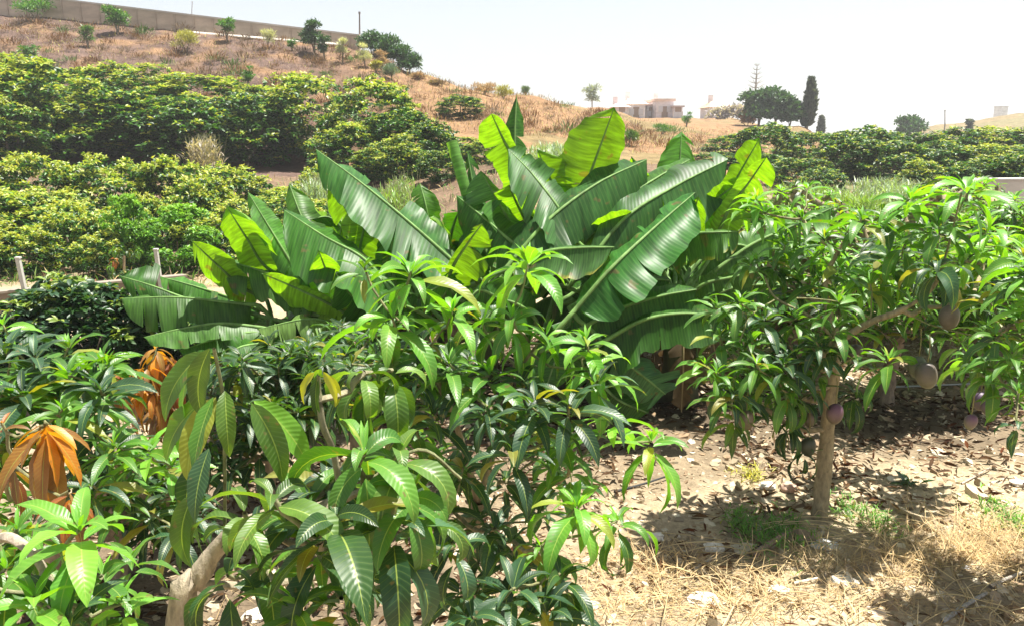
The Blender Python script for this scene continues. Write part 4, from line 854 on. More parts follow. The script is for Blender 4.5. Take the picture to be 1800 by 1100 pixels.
# near dark bush left of the bananas
b = orchard_tree(130, 7.4, 482, 300, 'dark avocado bush with small glossy leaves beside the low wall', None, CROWN_NEAR, 'avocado_bush', 'bush', R=1.0, Ht=1.5)
b2_ = orchard_tree(-30, 7.0, 545, 130, 'dark avocado bush cut by the left edge', None, CROWN_NEAR, 'avocado_bush', 'bush', R=1.0, Ht=1.5)
orchard_tree(330, 8.6, 560, 160, 'dark avocado bush showing under the leftmost banana leaves', None, CROWN_NEAR, 'avocado_bush', 'bush', R=1.0, Ht=1.5)
# right orchard
rowF = sorted([(1290, 45, 235, 100), (1350, 42, 218, 120), (1430, 46, 228, 130), (1520, 45, 224, 150), (1600, 46, 226, 130), (1680, 45, 222, 140), (1760, 45, 218, 150), (1840, 44, 215, 150)])
rowG = sorted([(1260, 38, 262, 90), (1330, 37, 268, 110), (1410, 33, 278, 120), (1490, 38, 240, 120), (1560, 37, 246, 130), (1650, 37, 250, 140), (1740, 36, 250, 150), (1830, 36, 245, 150)])
rowH = sorted([(1445, 29, 288, 90), (1622, 28, 282, 90), (1720, 30, 275, 120), (1800, 29, 262, 130)])
for rows, nm in ((rowF, 'back row of the right orchard'), (rowG, 'middle row of the right orchard'), (rowH, 'front row of the right orchard')):
    for i, (px, d, py, wd) in enumerate(rows):
        orchard_tree(px, d, py, wd, f'{ORD[i]} avocado tree from left in the {nm}', 'avocado trees of the right orchard', (CROWNS_DK+CROWNS_DK+CROWNS[:1])[(i*2+len(rows)) % 7])

# ---- other hillside plants
def lumpy(name, label, cat, px, d, pytop, wpx, kind, n=700, L=.2, group=None, tall=1.0, trunk=True, wr=.3, thick=.9, S=2, blobs=10, base_h=0.0, trk=(.2, .16, .12), fine=False):
    x = (px-900)/F*d/(CT+((550-pytop)/F)*ST); z = land(x, d)-.05; hh = Z(pytop, d)-z; R = wpx/F*d/2
    th = thing(name, (x, d, z), label, cat, group); mb = MB(); C = []
    for i in range(blobs):
        a = RNG.random()*6.28; r = R*.55*math.sqrt(RNG.random()); u = RNG.random(); C.append((math.cos(a)*r, math.sin(a)*r, base_h*hh+(1-base_h)*hh*(.25+.55*u), R*.5*(1.1-.35*u)))
    C = np.array(C); k = RNG.integers(0, blobs, n); v = RNG.standard_normal((n, 3)); v /= np.linalg.norm(v, axis=1)[:, None]; v[:, 2] = np.abs(v[:, 2])*.9-.15
    rz = np.minimum(C[k, 3], hh*.3)
    pos = C[k, :3]+v*np.stack([C[k, 3], C[k, 3], rz], -1)*RNG.uniform(.5, 1.05, (n, 1))
    pos[:, 2] = pos[:, 2].clip(.03, hh); pos += np.array((x, d, z))
    ln = L*RNG.uniform(.6, 1.3, n)
    leaves(mb, pos, RNG.random(n)*6.28, RNG.uniform(-.4, 1.3, n) if not fine else RNG.uniform(.5, 1.5, n), RNG.uniform(0, 1, n), ln, ln*wr, pick(kind, n), RNG.standard_normal(n), S=S+1, Vn=3 if not fine else 2)
    mb.build('foliage', M_FAR if kind not in ('straw',) else M_STRAW, th)
    mb = MB()
    for j in range(3):
        c = C[j]; tube(mb, smooth_path([(x, d, z-.1), (x+c[0]*.3, d+c[1]*.3, z+hh*.3), (x+c[0], d+c[1], z+c[2])], 4), np.linspace(.05, .015, 9)*max(1, hh/2), trk, 6)
    mb.build('trunk' if trunk else 'stem', M_BARK, th)
    return th
GREENS['straw'] = ((.40, .28, .13), (.52, .38, .20)); GREENS['scrub'] = ((.14, .10, .065), (.23, .17, .105)); GREENS['sage'] = ((.10, .16, .11), (.17, .24, .17))
GREENS['strawl'] = ((.52, .40, .20), (.66, .52, .30)); GREENS['dryslope'] = ((.20, .115, .06), (.30, .19, .095)); GREENS['gold'] = ((.28, .28, .06), (.38, .36, .09)); GREENS['haze'] = ((.30, .27, .32), (.45, .40, .45)); GREENS['pale'] = ((.40, .42, .28), (.55, .55, .4)); GREENS['deep'] = ((.03, .08, .035), (.06, .13, .05))
lumpy('small_tree', 'small round tree against the wall at the top left of the slope', 'tree', 202, 61, 8, 46, 'mid', 1300, .3, base_h=.15)
lumpy('small_tree', 'small bright green tree standing against the middle of the long wall', 'tree', 396, 60, 28, 32, 'mid', 1100, .25, base_h=.12)
lumpy('small_tree', 'dark leaning tree at the wall, left of the ridge bushes', 'tree', 550, 58, 32, 46, 'deep', 1800, .28, base_h=.12)
lumpy('shrub', 'dark lower shrub at the foot of the leaning tree', 'shrub', 568, 57, 58, 28, 'deep', 700, .24)
lumpy('small_tree', 'green tree behind the wall at the upper left corner', 'tree', 60, 63, -6, 70, 'mid', 900, .3, base_h=.2)
lumpy('shrub', 'yellow green round broom shrub on the slope below the wall', 'shrub', 324, 57, 56, 48, 'gold', 1400, .3, wr=.12, fine=True)
lumpy('shrub', 'pale flowering tuft below the long wall', 'shrub', 467, 59, 54, 32, 'pale', 800, .3, wr=.12, fine=True)
lumpy('shrub', 'small green shrub right of the pale tuft', 'shrub', 512, 58.5, 63, 16, 'mid', 300, .2)
lumpy('shrub', 'small isolated bright green shrub just above the avocado row', 'shrub', 433, 49, 107, 22, 'mid', 500, .2)
lumpy('shrub', 'green shrub at the left end of the slope', 'shrub', 150, 57, 40, 30, 'olive', 500, .24)
lumpy('shrub', 'green shrub low on the slope above the avocado tops at the left', 'shrub', 50, 52, 78, 36, 'mid', 600, .25)
lumpy('shrub', 'blue grey rounded shrub on the shoulder of the ridge', 'shrub', 688, 52, 112, 36, 'sage', 1500, .22, wr=.15, fine=True)
lumpy('shrub', 'olive shrub left of the blue grey shrub', 'shrub', 660, 53, 108, 24, 'gold', 600, .22, fine=True)
for i, (px, py, wd, nm) in enumerate([(652, 50, 56, 'leftmost'), (678, 58, 60, 'second'), (702, 76, 56, 'third'), (718, 94, 42, 'lowest')]):
    lumpy('ridge_bush', f'{nm} dark green bush in the row running down the ridge', 'bush', px, 58.5-.6*i, py, wd, 'deep', 2600, .28, 'dark bushes on the ridge', blobs=16)
for i, (px, d, py, wd, k, lab) in enumerate([(600, 56, 62, 20, 'pale', 'pale feathery tuft on the ridge next to the first dark bush'), (640, 55, 74, 26, 'pale', 'pale feathery tuft under the dark ridge bushes'), (672, 54, 86, 22, 'straw', 'straw coloured tuft below the ridge bushes'), (735, 55, 132, 30, 'straw', 'dry bush at the foot of the ridge'), (765, 54, 146, 34, 'scrub', 'brown bush on the skyline right of the ridge'),
        (850, 55, 148, 48, 'straw', 'dry straw mound on the skyline above the rolled leaf'), (885, 56, 152, 40, 'gold', 'yellow green mound beside the dry straw mound'), (924, 63, 155, 18, 'sage', 'small grey green bush alone on the skyline'), (1105, 45, 232, 44, 'olive', 'dark olive bush right of the tallest banana leaf'), (1165, 60, 222, 44, 'mid', 'green bush on the straw slope behind the bananas'),
        (1208, 80, 196, 22, 'mid', 'small green bush below the far houses'), (880, 33, 250, 40, 'sage', 'grey green bush behind the bright upright leaf')]):
    lumpy('scrub_bush', lab, 'bush', px, d, py, wd, k, 900, .26, wr=.15, fine=True, trunk=False)
# scattered low scrub on the slope
mb = MB()
for i in range(420):
    px = RNG.uniform(-20, 1240); d = RNG.uniform(43, 63); x = (px-900)/F*d*.98
    if px > 640 and RNG.random() < .5: continue
    z = land(x, d); sc_ = RNG.uniform(.5, 1.5); n = 110; v = RNG.standard_normal((n, 3)); v /= np.linalg.norm(v, axis=1)[:, None]; v[:, 2] = abs(v[:, 2])*.5
    pos = v*RNG.uniform(.2, .6, (n, 1))*sc_+np.array((x, d, z)); ln = RNG.uniform(.15, .4, n)*sc_
    leaves(mb, pos, np.arctan2(v[:, 1], v[:, 0])+RNG.standard_normal(n)*.4, RNG.uniform(.3, 1.4, n), RNG.uniform(0, .6, n), ln, ln*.13, pick(('scrub', 'olive', 'bronze', 'dryslope', 'scrub', 'bronze')[i % 6], n)*.85, None, S=3, Vn=2)
tag(mb.build('hillside_scrub', M_STRAW), 'low dry brown scrub covering the sunlit hillside slope', 'scrub', kind='stuff')

# dry pale dead shrub in front of the avocado row, reeds, weeds on the banks
def reed_patch(name, label, cat, px, d, pytop, wpx, n, kind, L, kindtag=None, depth=1.0, group=None):
    mb = MB(); x0 = (px-900)/F*d; R = wpx/F*d/2; hh = Z(pytop, d)-land(x0, d); th = thing(name, (x0, d, land(x0, d)), label, cat, group)
    x = x0+RNG.uniform(-R, R, n)*RNG.uniform(.3, 1, n); y = d+RNG.uniform(-depth, depth, n)
    z0 = np.array([land(a, b) for a, b in zip(x, y)])
    for m in range(3):
        k = RNG.random(n); zz = z0+hh*(.1+.6*k)*(1-.35*((x-x0)/R)**2)
        ln = L*RNG.uniform(.6, 1.3, n)
        leaves(mb, np.stack([x+.05*RNG.standard_normal(n), y, zz], -1), RNG.random(n)*6.28, RNG.uniform(.5, 1.45, n), RNG.uniform(.2, 1.3, n), ln, ln*.09, pick(kind, n), None, S=4, Vn=2)
    mb.build('foliage', M_FAR, th)
    mb = MB()
    for a, b, c in list(zip(x, y, z0))[:60]: tube(mb, [(a, b, c-.05), (a+.03, b, c+hh*.45), (a+.1*RNG.standard_normal(), b, c+hh*.85)], [.012, .009, .004], (.3, .3, .16), 4)
    mb.build('stem', M_BARK, th); return th
GREENS['reed'] = ((.16, .24, .12), (.30, .38, .22)); GREENS['dead'] = ((.28, .24, .18), (.42, .37, .29)); GREENS['grass'] = ((.11, .22, .04), (.24, .34, .08))
reed_patch('dead_shrub', 'pale leafless dead shrub in front of the upper avocado row', 'shrub', 370, 31, 222, 46, 420, 'dead', .36)
reed_patch('reed_clump', 'silvery green reeds behind the tall banana leaf', 'reeds', 985, 25, 250, 120, 1500, 'reed', .30, depth=2)
reed_patch('reed_clump', 'green reeds left of the upper banana leaves', 'reeds', 565, 22, 285, 90, 1100, 'reed', .28, depth=1.5)
reed_patch('reed_clump', 'tall weeds behind the torn banana leaf', 'reeds', 690, 20, 300, 80, 900, 'grass', .26, depth=1.5)
reed_patch('reed_clump', 'green reeds with a few dry stalks in front of the right orchard', 'reeds', 1560, 22, 300, 130, 1100, 'reed', .3, depth=1.5)
reed_patch('reed_clump', 'light green tall grass clump left of the right mango tops', 'reeds', 1450, 18, 312, 150, 1700, 'grass', .3, depth=2)
reed_patch('reed_clump', 'light green tall grass clump in front of the right orchard', 'reeds', 1610, 19, 312, 120, 1400, 'reed', .3, depth=2)

# dry grass over the hillside and banks: nobody could count it
def blades(name, pts, kinds, L, wr, tagname, up=(.5, 1.45), tuft=5, S=3, spread=.12, mat=None, bend=(.1, 1.4)):
    mb = MB(); P_ = np.repeat(np.array(pts), tuft, axis=0); n = len(P_); P_[:, :2] += RNG.standard_normal((n, 2))*spread
    ln = L*RNG.uniform(.5, 1.5, n); col = np.empty((n, 3)); k = RNG.integers(0, len(kinds), n)
    for i, q in enumerate(kinds): m = k == i; col[m] = pick(q, int(m.sum()))
    leaves(mb, P_, RNG.random(n)*6.28, RNG.uniform(up[0], up[1], n), RNG.uniform(bend[0], bend[1], n), ln, ln*wr, col, None, S=S, Vn=2)
    o = mb.build(name, mat or M_STRAW); tag(o, kind='stuff'); return o
pts = []
for i in range(9000):
    px = RNG.uniform(-40, 1500); d = RNG.uniform(39, 64)+(max(0, px-900)/600*40*RNG.random()); x = (px-900)/F*d*.99; pts.append((x, d, land(x, d)-.02))
o = blades('dry_hillside_grass', pts, ['scrub', 'scrub', 'dryslope', 'dryslope', 'gold'], .30, .10, 'dry grass', tuft=4, spread=.25); tag(o, 'dry straw coloured grass and scrub covering the hillside', 'grass')
pts = []
for i in range(3600):
    px = RNG.uniform(-60, 1900); d = RNG.uniform(13, 33); x = (px-900)/F*d; pts.append((x, d, land(x, d)-.02))
o = blades('bank_weeds', pts, ['scrub', 'straw', 'grass', 'mid'], .26, .08, 'weeds', tuft=5, spread=.2); tag(o, 'mixed dry and green weeds on the banks between the orchard rows', 'weeds')

# ================================================================== walls, posts, houses, far trees
def prism(mb, poly, z0, z1, col):
    poly = np.array(poly); n = len(poly)
    V = np.concatenate([np.c_[poly, np.full(n, z0)], np.c_[poly, np.full(n, z1)]]); Q = [[i, (i+1) % n, n+(i+1) % n, n+i] for i in range(n)]
    if n == 4: Q += [[3, 2, 1, 0], [4, 5, 6, 7]]
    mb.add(V, Q, col)
def box(mb, c, s, col, rot=0.0, shear=None):
    x, y, z = s; V = np.array([(a*x/2, b*y/2, e*z/2) for e in (-1, 1) for a, b in ((-1, -1), (1, -1), (1, 1), (-1, 1))])
    R = np.array([[math.cos(rot), -math.sin(rot), 0], [math.sin(rot), math.cos(rot), 0], [0, 0, 1]]); V = V@R.T+np.array(c)
    mb.add(V, [[3, 2, 1, 0], [4, 5, 6, 7], [0, 1, 5, 4], [1, 2, 6, 5], [2, 3, 7, 6], [3, 0, 4, 7]], col)
def wall_run(th, A, B, topA, topB, botA, botB, thick, col, name='wall_face', n=40):
    mb = MB(); t = np.linspace(0, 1, n); A, B = np.array(A), np.array(B); dr = (B-A)/np.linalg.norm(B-A); nr = np.array([-dr[1], dr[0]])*thick
    X = A[None]*(1-t[:, None])+B[None]*t[:, None]; zt = topA*(1-t)+topB*t; zb = botA*(1-t)+botB*t
    ring = np.stack([np.c_[X, zb], np.c_[X, zt], np.c_[X+nr, zt], np.c_[X+nr, zb]], 1)
    mb.add(ring, grid_quads(n, 4), col); mb.add(ring[0], [[0, 1, 2, 3]], col); mb.add(ring[-1], [[3, 2, 1, 0]], col)
    return mb.build(name, M_WALL, th, smooth=False)
a, b = P(-160, 5, 65.6), P(632, 80, 61.4)
th = thing('boundary_wall', (a+b)/2, 'long rendered retaining wall running along the top of the slope', 'wall')
ta, tb = P(-160, -32, 65.6)[2], P(632, 64, 61.4)[2]
wall_run(th, a[:2], b[:2], ta, tb, ta-3.2, tb-2.2, .3, (.50, .40, .31))
cp = wall_run(th, a[:2]+(0, -.05), b[:2]+(0, -.05), ta+.12, tb+.12, ta+.003, tb+.003, .4, (.60, .54, .47), 'coping')
mb = MB()
for i in range(24):
    t = (i+.5)/24; X = a*(1-t)+b*t; zt = ta*(1-t)+tb*t; box(mb, (X[0], X[1]-.02, zt-1.0), (.12, .10, 2.0), (.44, .35, .27))
mb.build('pier', M_WALL, th, smooth=False)
# footing ledge of pale concrete
mb = MB(); A = P(330, 58, 62.6); B = P(600, 80, 61.0); X = [A*(1-t)+B*t for t in np.linspace(0, 1, 12)]
tube(mb, X, .14, (.62, .58, .52), 6); mb.build('footing', M_WALL, th)
# poles
def pole(px, py0, py1, d, r, label, col=(.25, .22, .2)):
    A = P(px, py1, d); B = P(px, py0, d); z = min(A[2], land(A[0], d)); th = thing('utility_pole', (A[0], d, z), label, 'pole')
    mb = MB(); tube(mb, [(A[0], d, z-.2), (A[0]+.02, d, (z+B[2])/2), (B[0], d, B[2])], [r, r*.9, r*.7], col, 7); mb.build('shaft', M_PAINT, th)
    mb = MB(); tube(mb, [(B[0], d, B[2]), (B[0], d, B[2]+r*2)], r*1.1, col, 7); mb.build('cap', M_PAINT, th)
pole(632, 25, 66, 62, .075, 'thin grey pole at the right end of the long wall')
pole(338, 5, 36, 66, .04, 'faint thin pole behind the long wall', (.6, .6, .6))
pole(1661, 196, 218, 120, .09, 'distant dark pole left of the far right hill')
# low wall with posts, left
A = P(-60, 522, 9.6); B = P(330, 487, 11.6)
th = thing('low_wall', (A+B)/2, 'low brown masonry wall crossing behind the dark bush at the left', 'wall')
wall_run(th, A[:2], B[:2], A[2], B[2], land(A[0], A[1])-.5, land(B[0], B[1])-.5, .14, (.20, .155, .12))
wall_run(th, A[:2]+(0, -.02), B[:2]+(0, -.02), A[2]+.03, B[2]+.03, A[2]+.002, B[2]+.002, .16, (.26, .22, .18), 'coping')
for px, pt, tilt, lab in ((38, 456, -.035, 'white post leaning left on the low wall near the left edge'), (279, 441, -.02, 'white post on the low wall behind the banana leaf tip')):
    t = (px+60)/390; X = A*(1-t)+B*t; top = P(px-6, pt, X[1])
    o = thing('fence_post', X+(0, -.1, 0), lab, 'post', 'white fence posts')
    mb = MB(); box(mb, (0, 0, 0), (.048, .048, top[2]-X[2]+.35), (.42, .42, .39)); 
    for q in mb.V: q += np.array((X[0], X[1]-.1, (top[2]+X[2])/2-.15)); 
    V = mb.V[0]; V[:, 0] += (V[:, 2]-X[2])*tilt*2
    mb.build('shaft', M_PAINT, o, smooth=False)
    mb = MB(); V0 = (X[0]+(top[2]-X[2])*tilt*2, X[1]-.1, top[2]+.035); box(mb, V0, (.062, .062, .018), (.52, .52, .48)); mb.build('cap', M_PAINT, o, smooth=False)
# pale low wall on the right, net fence
A = P(1712, 318, 24); B = P(1990, 316, 24); th = thing('garden_wall', (A+B)/2, 'bright pale low wall at the right edge in front of the orchard', 'wall')
wall_run(th, A[:2], B[:2], A[2], B[2], -.3, -.3, .25, (.62, .58, .52)); wall_run(th, A[:2]+(0, -.03), B[:2]+(0, -.03), A[2]+.06, B[2]+.06, A[2]+.003, B[2]+.003, .3, (.72, .70, .66), 'coping')
A = P(1236, 268, 50); B = P(1282, 268, 50); th = thing('net_fence', (A+B)/2, 'small turquoise green net fence behind the bananas', 'fence')
mb = MB(); box(mb, ((A[0]+B[0])/2, 50, A[2]-.3), (B[0]-A[0], .03, .7), (.12, .40, .33)); mb.build('net', M_PAINT, th, smooth=False)
for k in range(4):
    mb = MB(); t = k/3; X = A*(1-t)+B*t; tube(mb, [(X[0], 49.95, X[2]-1.4), (X[0], 49.95, X[2]+.1)], .03, (.4, .4, .38), 6); mb.build('post', M_PAINT, th)
# far houses, their colours paled to put haze into them
def house(px0, px1, pyt, pyb, d, label, roofcol, wallcol, dep=9, flat=False):
    A = P(px0, pyb, d); B = P(px1, pyb, d); zt = Z(pyt, d); zb = min(land((A[0]+B[0])/2, d), A[2])-.6; W = B[0]-A[0]; cx = (A[0]+B[0])/2
    th = thing('villa', (cx, d, zb), label, 'house', 'far white and pink villas on the ridge')
    rh = (zt-A[2])*(.14 if flat else .36); mb = MB(); box(mb, (cx, d+dep/2, (zb+zt-rh)/2), (W, dep, zt-rh-zb), wallcol); wl = mb.build('wall', M_WALL, th, smooth=False)
    mb = MB(); e = .5; z1 = zt-rh+.003
    if flat: box(mb, (cx, d+dep/2, zt-rh/2), (W+.6, dep+.6, rh), roofcol)
    else:
        V = [(cx-W/2-e, d-e, z1), (cx+W/2+e, d-e, z1), (cx+W/2+e, d+dep+e, z1), (cx-W/2-e, d+dep+e, z1), (cx-W/4, d+dep/2, zt), (cx+W/4, d+dep/2, zt), (cx+W/4, d+dep/2+.05, zt), (cx-W/4, d+dep/2+.05, zt)]
        mb.add(V, [[0, 1, 5, 4], [1, 2, 6, 5], [2, 3, 7, 6], [3, 0, 4, 7], [4, 5, 6, 7], [3, 2, 1, 0]], roofcol)
    r = mb.build('roof', M_WALL, th, smooth=False)
    mb = MB(); box(mb, (cx-W*.28, d+dep*.5, zt+.3), (.7, .7, 1.4), wallcol); mb.build('chimney', M_WALL, r, smooth=False)
    nwin = max(2, int(W/2.4))
    for i in range(nwin):
        x = cx-W/2+(i+.5)*W/nwin; zc = zt-rh-1.25
        mb = MB(); box(mb, (x, d-.03, zc), (.95, .1, 1.15), (.75, .72, .70)); f = mb.build('window', M_PAINT, th, smooth=False)
        mb = MB(); box(mb, (x, d-.09, zc), (.75, .04, .95), (.60, .60, .64)); mb.build('pane', M_PAINT, f, smooth=False)
    mb = MB(); x = cx+W*.5-W/nwin; box(mb, (x, d-.04, zb+1.5), (1.0, .1, 2.1), (.30, .22, .17)); mb.build('door', M_PAINT, th, smooth=False)
house(1082, 1104, 180, 204, 135, 'far low pinkish house at the left end of the ridge houses', (.70, .52, .46), (.74, .68, .70))
house(1102, 1134, 171, 206, 139, 'far taller white house with an orange roof left of centre of the group', (.76, .58, .46), (.86, .84, .86))
house(1136, 1154, 184, 206, 142, 'far low white house between the two taller ones', (.60, .48, .44), (.86, .84, .86), flat=True)
house(1153, 1183, 174, 206, 138, 'far white house with a flat orange roof right of the group centre', (.76, .58, .48), (.74, .69, .72), flat=True)
house(1184, 1199, 186, 206, 136, 'far small shaded house annex at the right of the group', (.5, .42, .42), (.66, .62, .66), flat=True)
house(1250, 1284, 176, 212, 150, 'far pale house with an orange roof alone, left of the tall thin conifer', (.64, .46, .32), (.72, .68, .72))
lumpy('far_shrub', 'far pale violet shrubs around the lone house', 'shrub', 1262, 130, 190, 50, 'haze', 1500, .7)
lumpy('far_shrub', 'far pale mound right of the lone house', 'shrub', 1298, 128, 186, 40, 'haze', 1200, .7)
lumpy('far_shrub', 'far dark purple bush at the foot of the big tree', 'shrub', 1316, 96, 196, 40, 'bronze', 1300, .5)
# far trees on the skyline
for (px, py, wd, lab) in [(1338, 152, 78, 'left crown of the big dark trees on the skyline'), (1366, 163, 72, 'middle crown of the big dark trees on the skyline'), (1391, 180, 58, 'right crown of the big dark trees on the skyline')]:
    lumpy('broadleaf_tree', lab, 'tree', px, 96, py, wd, 'deep', 5200, .55, 'big dark trees on the skyline', blobs=26, base_h=0, wr=.5)
def cypress(px, d, pyt, pyb, wpx, label, kind='deep', name='cypress_tree'):
    x = (px-900)/F*d; zt = Z(pyt, d); z = min(land(x, d), Z(pyb, d)); hh = zt-z; n = 3800; R = wpx/F*d/2
    th = thing(name, (x, d, z), label, 'tree'); mb = MB(); k = RNG.random(n)**1.1; a = RNG.random(n)*6.28
    rr = R*np.sin(np.pi*(.12+.86*k)**.8)**.8*RNG.uniform(.6, 1.1, n)*(1+.12*np.sin(k*40+a*2))
    lean = .25*np.sin(k*2.5)
    pos = np.stack([x+lean+rr*np.cos(a), d+rr*np.sin(a), z+hh*(.02+.95*k)], -1); ln = RNG.uniform(.25, .6, n)
    leaves(mb, pos, a, RNG.uniform(.7, 1.5, n), RNG.uniform(-.2, .4, n), ln, ln*.4, pick(kind, n), RNG.standard_normal(n), S=3, Vn=2)
    mb.build('crown', M_FAR, th); mb = MB(); tube(mb, [(x, d, z-.2), (x, d, z+hh*.5), (x+.2, d, z+hh*.8)], [.22, .15, .05], (.2, .16, .12), 7); mb.build('trunk', M_BARK, th)
GREENS['cyp'] = ((.05, .07, .07), (.09, .115, .12)); GREENS['araucaria'] = ((.22, .26, .26), (.34, .38, .38))
cypress(1404, 95, 138, 218, 18, 'tall narrow dark cypress right of the big trees', 'cyp')
cypress(1427, 130, 206, 226, 9, 'tiny far conifer right of the cypress', 'cyp', 'small_conifer')
def norfolk(px, d, pyt, pyb, wpx, label):
    x = (px-900)/F*d; zt = Z(pyt, d); z = min(land(x, d), Z(pyb, d))-1; hh = zt-z; th = thing('norfolk_pine', (x, d, z), label, 'tree'); mb = MB(); R = wpx/F*d/2
    br = MB(); 
    for t in range(11):
        zz = z+hh*(.30+.68*t/10); rl = R*(1-t/11)**.8+.25
        for a in np.arange(6)*math.pi/3+t*.5:
            e = np.array([x+rl*math.cos(a), d+rl*math.sin(a), zz+.35*rl+.1]); s0 = np.array([x, d, zz])
            tube(br, [s0, s0*.5+e*.5+(0, 0, -.12), e], [.06, .05, .02], (.3, .28, .25), 4)
            n = int(12+14*rl); k = RNG.random(n)[:, None]; pp = s0*(1-k)+e*k+RNG.standard_normal((n, 3))*.1; ln = RNG.uniform(.25, .5, n)
            leaves(mb, pp, RNG.random(n)*6.28, RNG.uniform(.2, 1.3, n), np.zeros(n), ln, ln*.3, pick('araucaria', n), None, S=2, Vn=2)
    tube(br, [(x, d, z), (x, d, z+hh*.6), (x, d, zt)], [.28, .18, .04], (.32, .28, .25), 7); br.build('trunk', M_BARK, th); mb.build('crown', M_FAR, th)
norfolk(1313, 145, 113, 214, 44, 'faint tall tiered conifer behind the big dark trees')
# faint feathery far tree
lumpy('far_tree', 'faint feathery far tree left of the houses', 'tree', 1042, 120, 144, 34, 'araucaria', 420, .7, wr=.25, blobs=9, base_h=.3, trk=(.45, .42, .42))
lumpy('far_tree', 'wide flat far tree crown on the right skyline', 'tree', 1604, 120, 204, 62, 'deep', 2600, .6, wr=.5, blobs=14)
lumpy('far_tree', 'small dark far tree on the hill at the right', 'tree', 1706, 118, 205, 12, 'cyp', 500, .5, wr=.4)
x = P(1768, 190, 320); th = thing('tower_block', (x[0], 320, x[2]-8), 'faint pale square building on the far right hill', 'building')
mb = MB(); w_ = 11/F*320; zt = Z(188, 320); zb = land(x[0], 320)-2; box(mb, (x[0], 323, (zt+zb)/2), (w_, 5, zt-zb), (.75, .76, .78)); mb.build('wall', M_WALL, th, smooth=False)
mb = MB(); box(mb, (x[0], 323, zt+.13), (w_+.4, 5.4, .25), (.6, .6, .62)); mb.build('roof', M_WALL, th, smooth=False)

# ================================================================== on the ground, right and front
M_SOILBITS = M_STONE
def flakes(name, n, region, size, cols, kindlabel, cat, flat=.25, dens=None):
    mb = MB(); x0, x1, y0, y1 = region; V = []; C = []; k = 0
    while k < n:
        x, y = RNG.uniform(x0, x1), RNG.uniform(y0, y1)**1.0
        if abs(x) > .75*y+.6: continue
        if RNG.random() < shade_mulch(x, y)*.93: continue
        s = size*math.exp(RNG.normal(0, .5)); a = RNG.random()*6.28; m = 5; z = land(x, y)
        ang = a+np.sort(RNG.random(6)*.7+np.arange(6)*1.047); r = s*RNG.uniform(.6, 1.1, 6); ts = RNG.standard_normal(2)*.35
        top = np.stack([x+r*np.cos(ang), y+r*np.sin(ang), z+s*flat*(.6+.4*RNG.random(6))+(np.cos(ang)*ts[0]+np.sin(ang)*ts[1])*r], -1)
        bot = top.copy(); bot[:, 2] = z-.01; bot[:, :2] = (bot[:, :2]-(x, y))*1.12+(x, y)
        V.append(np.concatenate([top, bot])); t = RNG.random(); ci = cols[RNG.integers(0, len(cols))]; C.append(np.broadcast_to(np.array(ci)*(.8+.4*t), (12, 3))); k += 1
    q = [[0, 1, 2, 5], [5, 2, 3, 4]]+[[i+6, (i+1) % 6+6, (i+1) % 6, i] for i in range(6)]
    Q = (np.array(q)[None]+(np.arange(n)*12)[:, None, None]).reshape(-1, 4)
    mb.add(np.concatenate(V), Q, np.concatenate(C)); o = mb.build(name, M_STONE, smooth=False); tag(o, kindlabel, cat, kind='stuff'); return o
STC = [(.44, .37, .25), (.36, .29, .19), (.54, .47, .35), (.28, .22, .15), (.34, .24, .14), (.26, .18, .11)]
flakes('gravel', 24000, (-4.5, 6.5, 2.0, 9.5), .013, STC, 'pale flat slate chips and gravel covering the soil', 'gravel')
flakes('coarse_gravel', 1100, (-3.5, 6, 2.2, 9), .030, STC, 'larger flat pale stone chips lying in the gravel', 'gravel', .2)
def litter(n, region, L):
    mb = MB(); x0, x1, y0, y1 = region; x = RNG.uniform(x0, x1, n); y = RNG.uniform(y0, y1, n)
    m = np.array([mnoise.noise(Vector((a*1.1, b*1.1, 2)))+RNG.uniform(-.25, .25)+shade_mulch(a, b) > .2 for a, b in zip(x, y)]); x, y = x[m], y[m]; n = len(x)
    z = np.array([land(a, b) for a, b in zip(x, y)])+RNG.uniform(.008, .035, n); ln = L*RNG.uniform(.5, 1.3, n)
    col = np.where(RNG.random((n, 1)) < .45, pick('bronze', n)*.9, np.where(RNG.random((n, 1)) < .75, pick('scrub', n)*.9, pick('rust', n)*.5))
    col = col*(.75-.55*np.array([shade_mulch(a, b) for a, b in zip(x, y)]))[:, None]  # litter colour also darkened by the painted shade
    leaves(mb, np.stack([x, y, z], -1), RNG.random(n)*6.28, RNG.uniform(-.1, .5, n), RNG.uniform(-.5, .9, n), ln, ln*.26, col, RNG.standard_normal(n)*.7, fold=.5, S=5, Vn=3)
    o = mb.build('leaf_litter', M_DRY); tag(o, 'brown fallen mango leaves littering the soil', 'leaf litter', kind='stuff')
litter(19000, (-3.5, 6.5, 2.4, 9.5), .085)
def straw(n, cx, cy, sx, sy, L, h):
    x = RNG.normal(cx, sx, n); y = np.maximum(1.9, RNG.normal(cy, sy, n)); return [(a, b, land(a, b)+.003) for a, b in zip(x, y)]
def ptg(px, py):                                             # where the ray through a pixel meets the flat ground
    d = -H/slope(py); return P(px, py, d)
pts = []
for (px, py, sx, sy, n) in ((1720, 975, .4, .15, 330), (1500, 1000, .4, .10, 170), (1160, 1000, .25, .10, 110), (1300, 1060, .35, .12, 120), (1650, 1075, .45, .10, 130), (1050, 1070, .3, .15, 120), (1770, 940, .3, .15, 160), (430, 1090, .3, .2, 30)):
    c = ptg(px, py); pts += straw(n, c[0], c[1], sx, sy, .2, .1)
o = blades('dry_straw_grass', pts, ['straw', 'straw', 'strawl', 'straw'], .14, .022, 'straw', up=(-.05, .9), tuft=5, S=5, spread=.05, bend=(-.1, .6)); tag(o, 'tangled dry straw coloured grass on the soil in the foreground', 'grass')
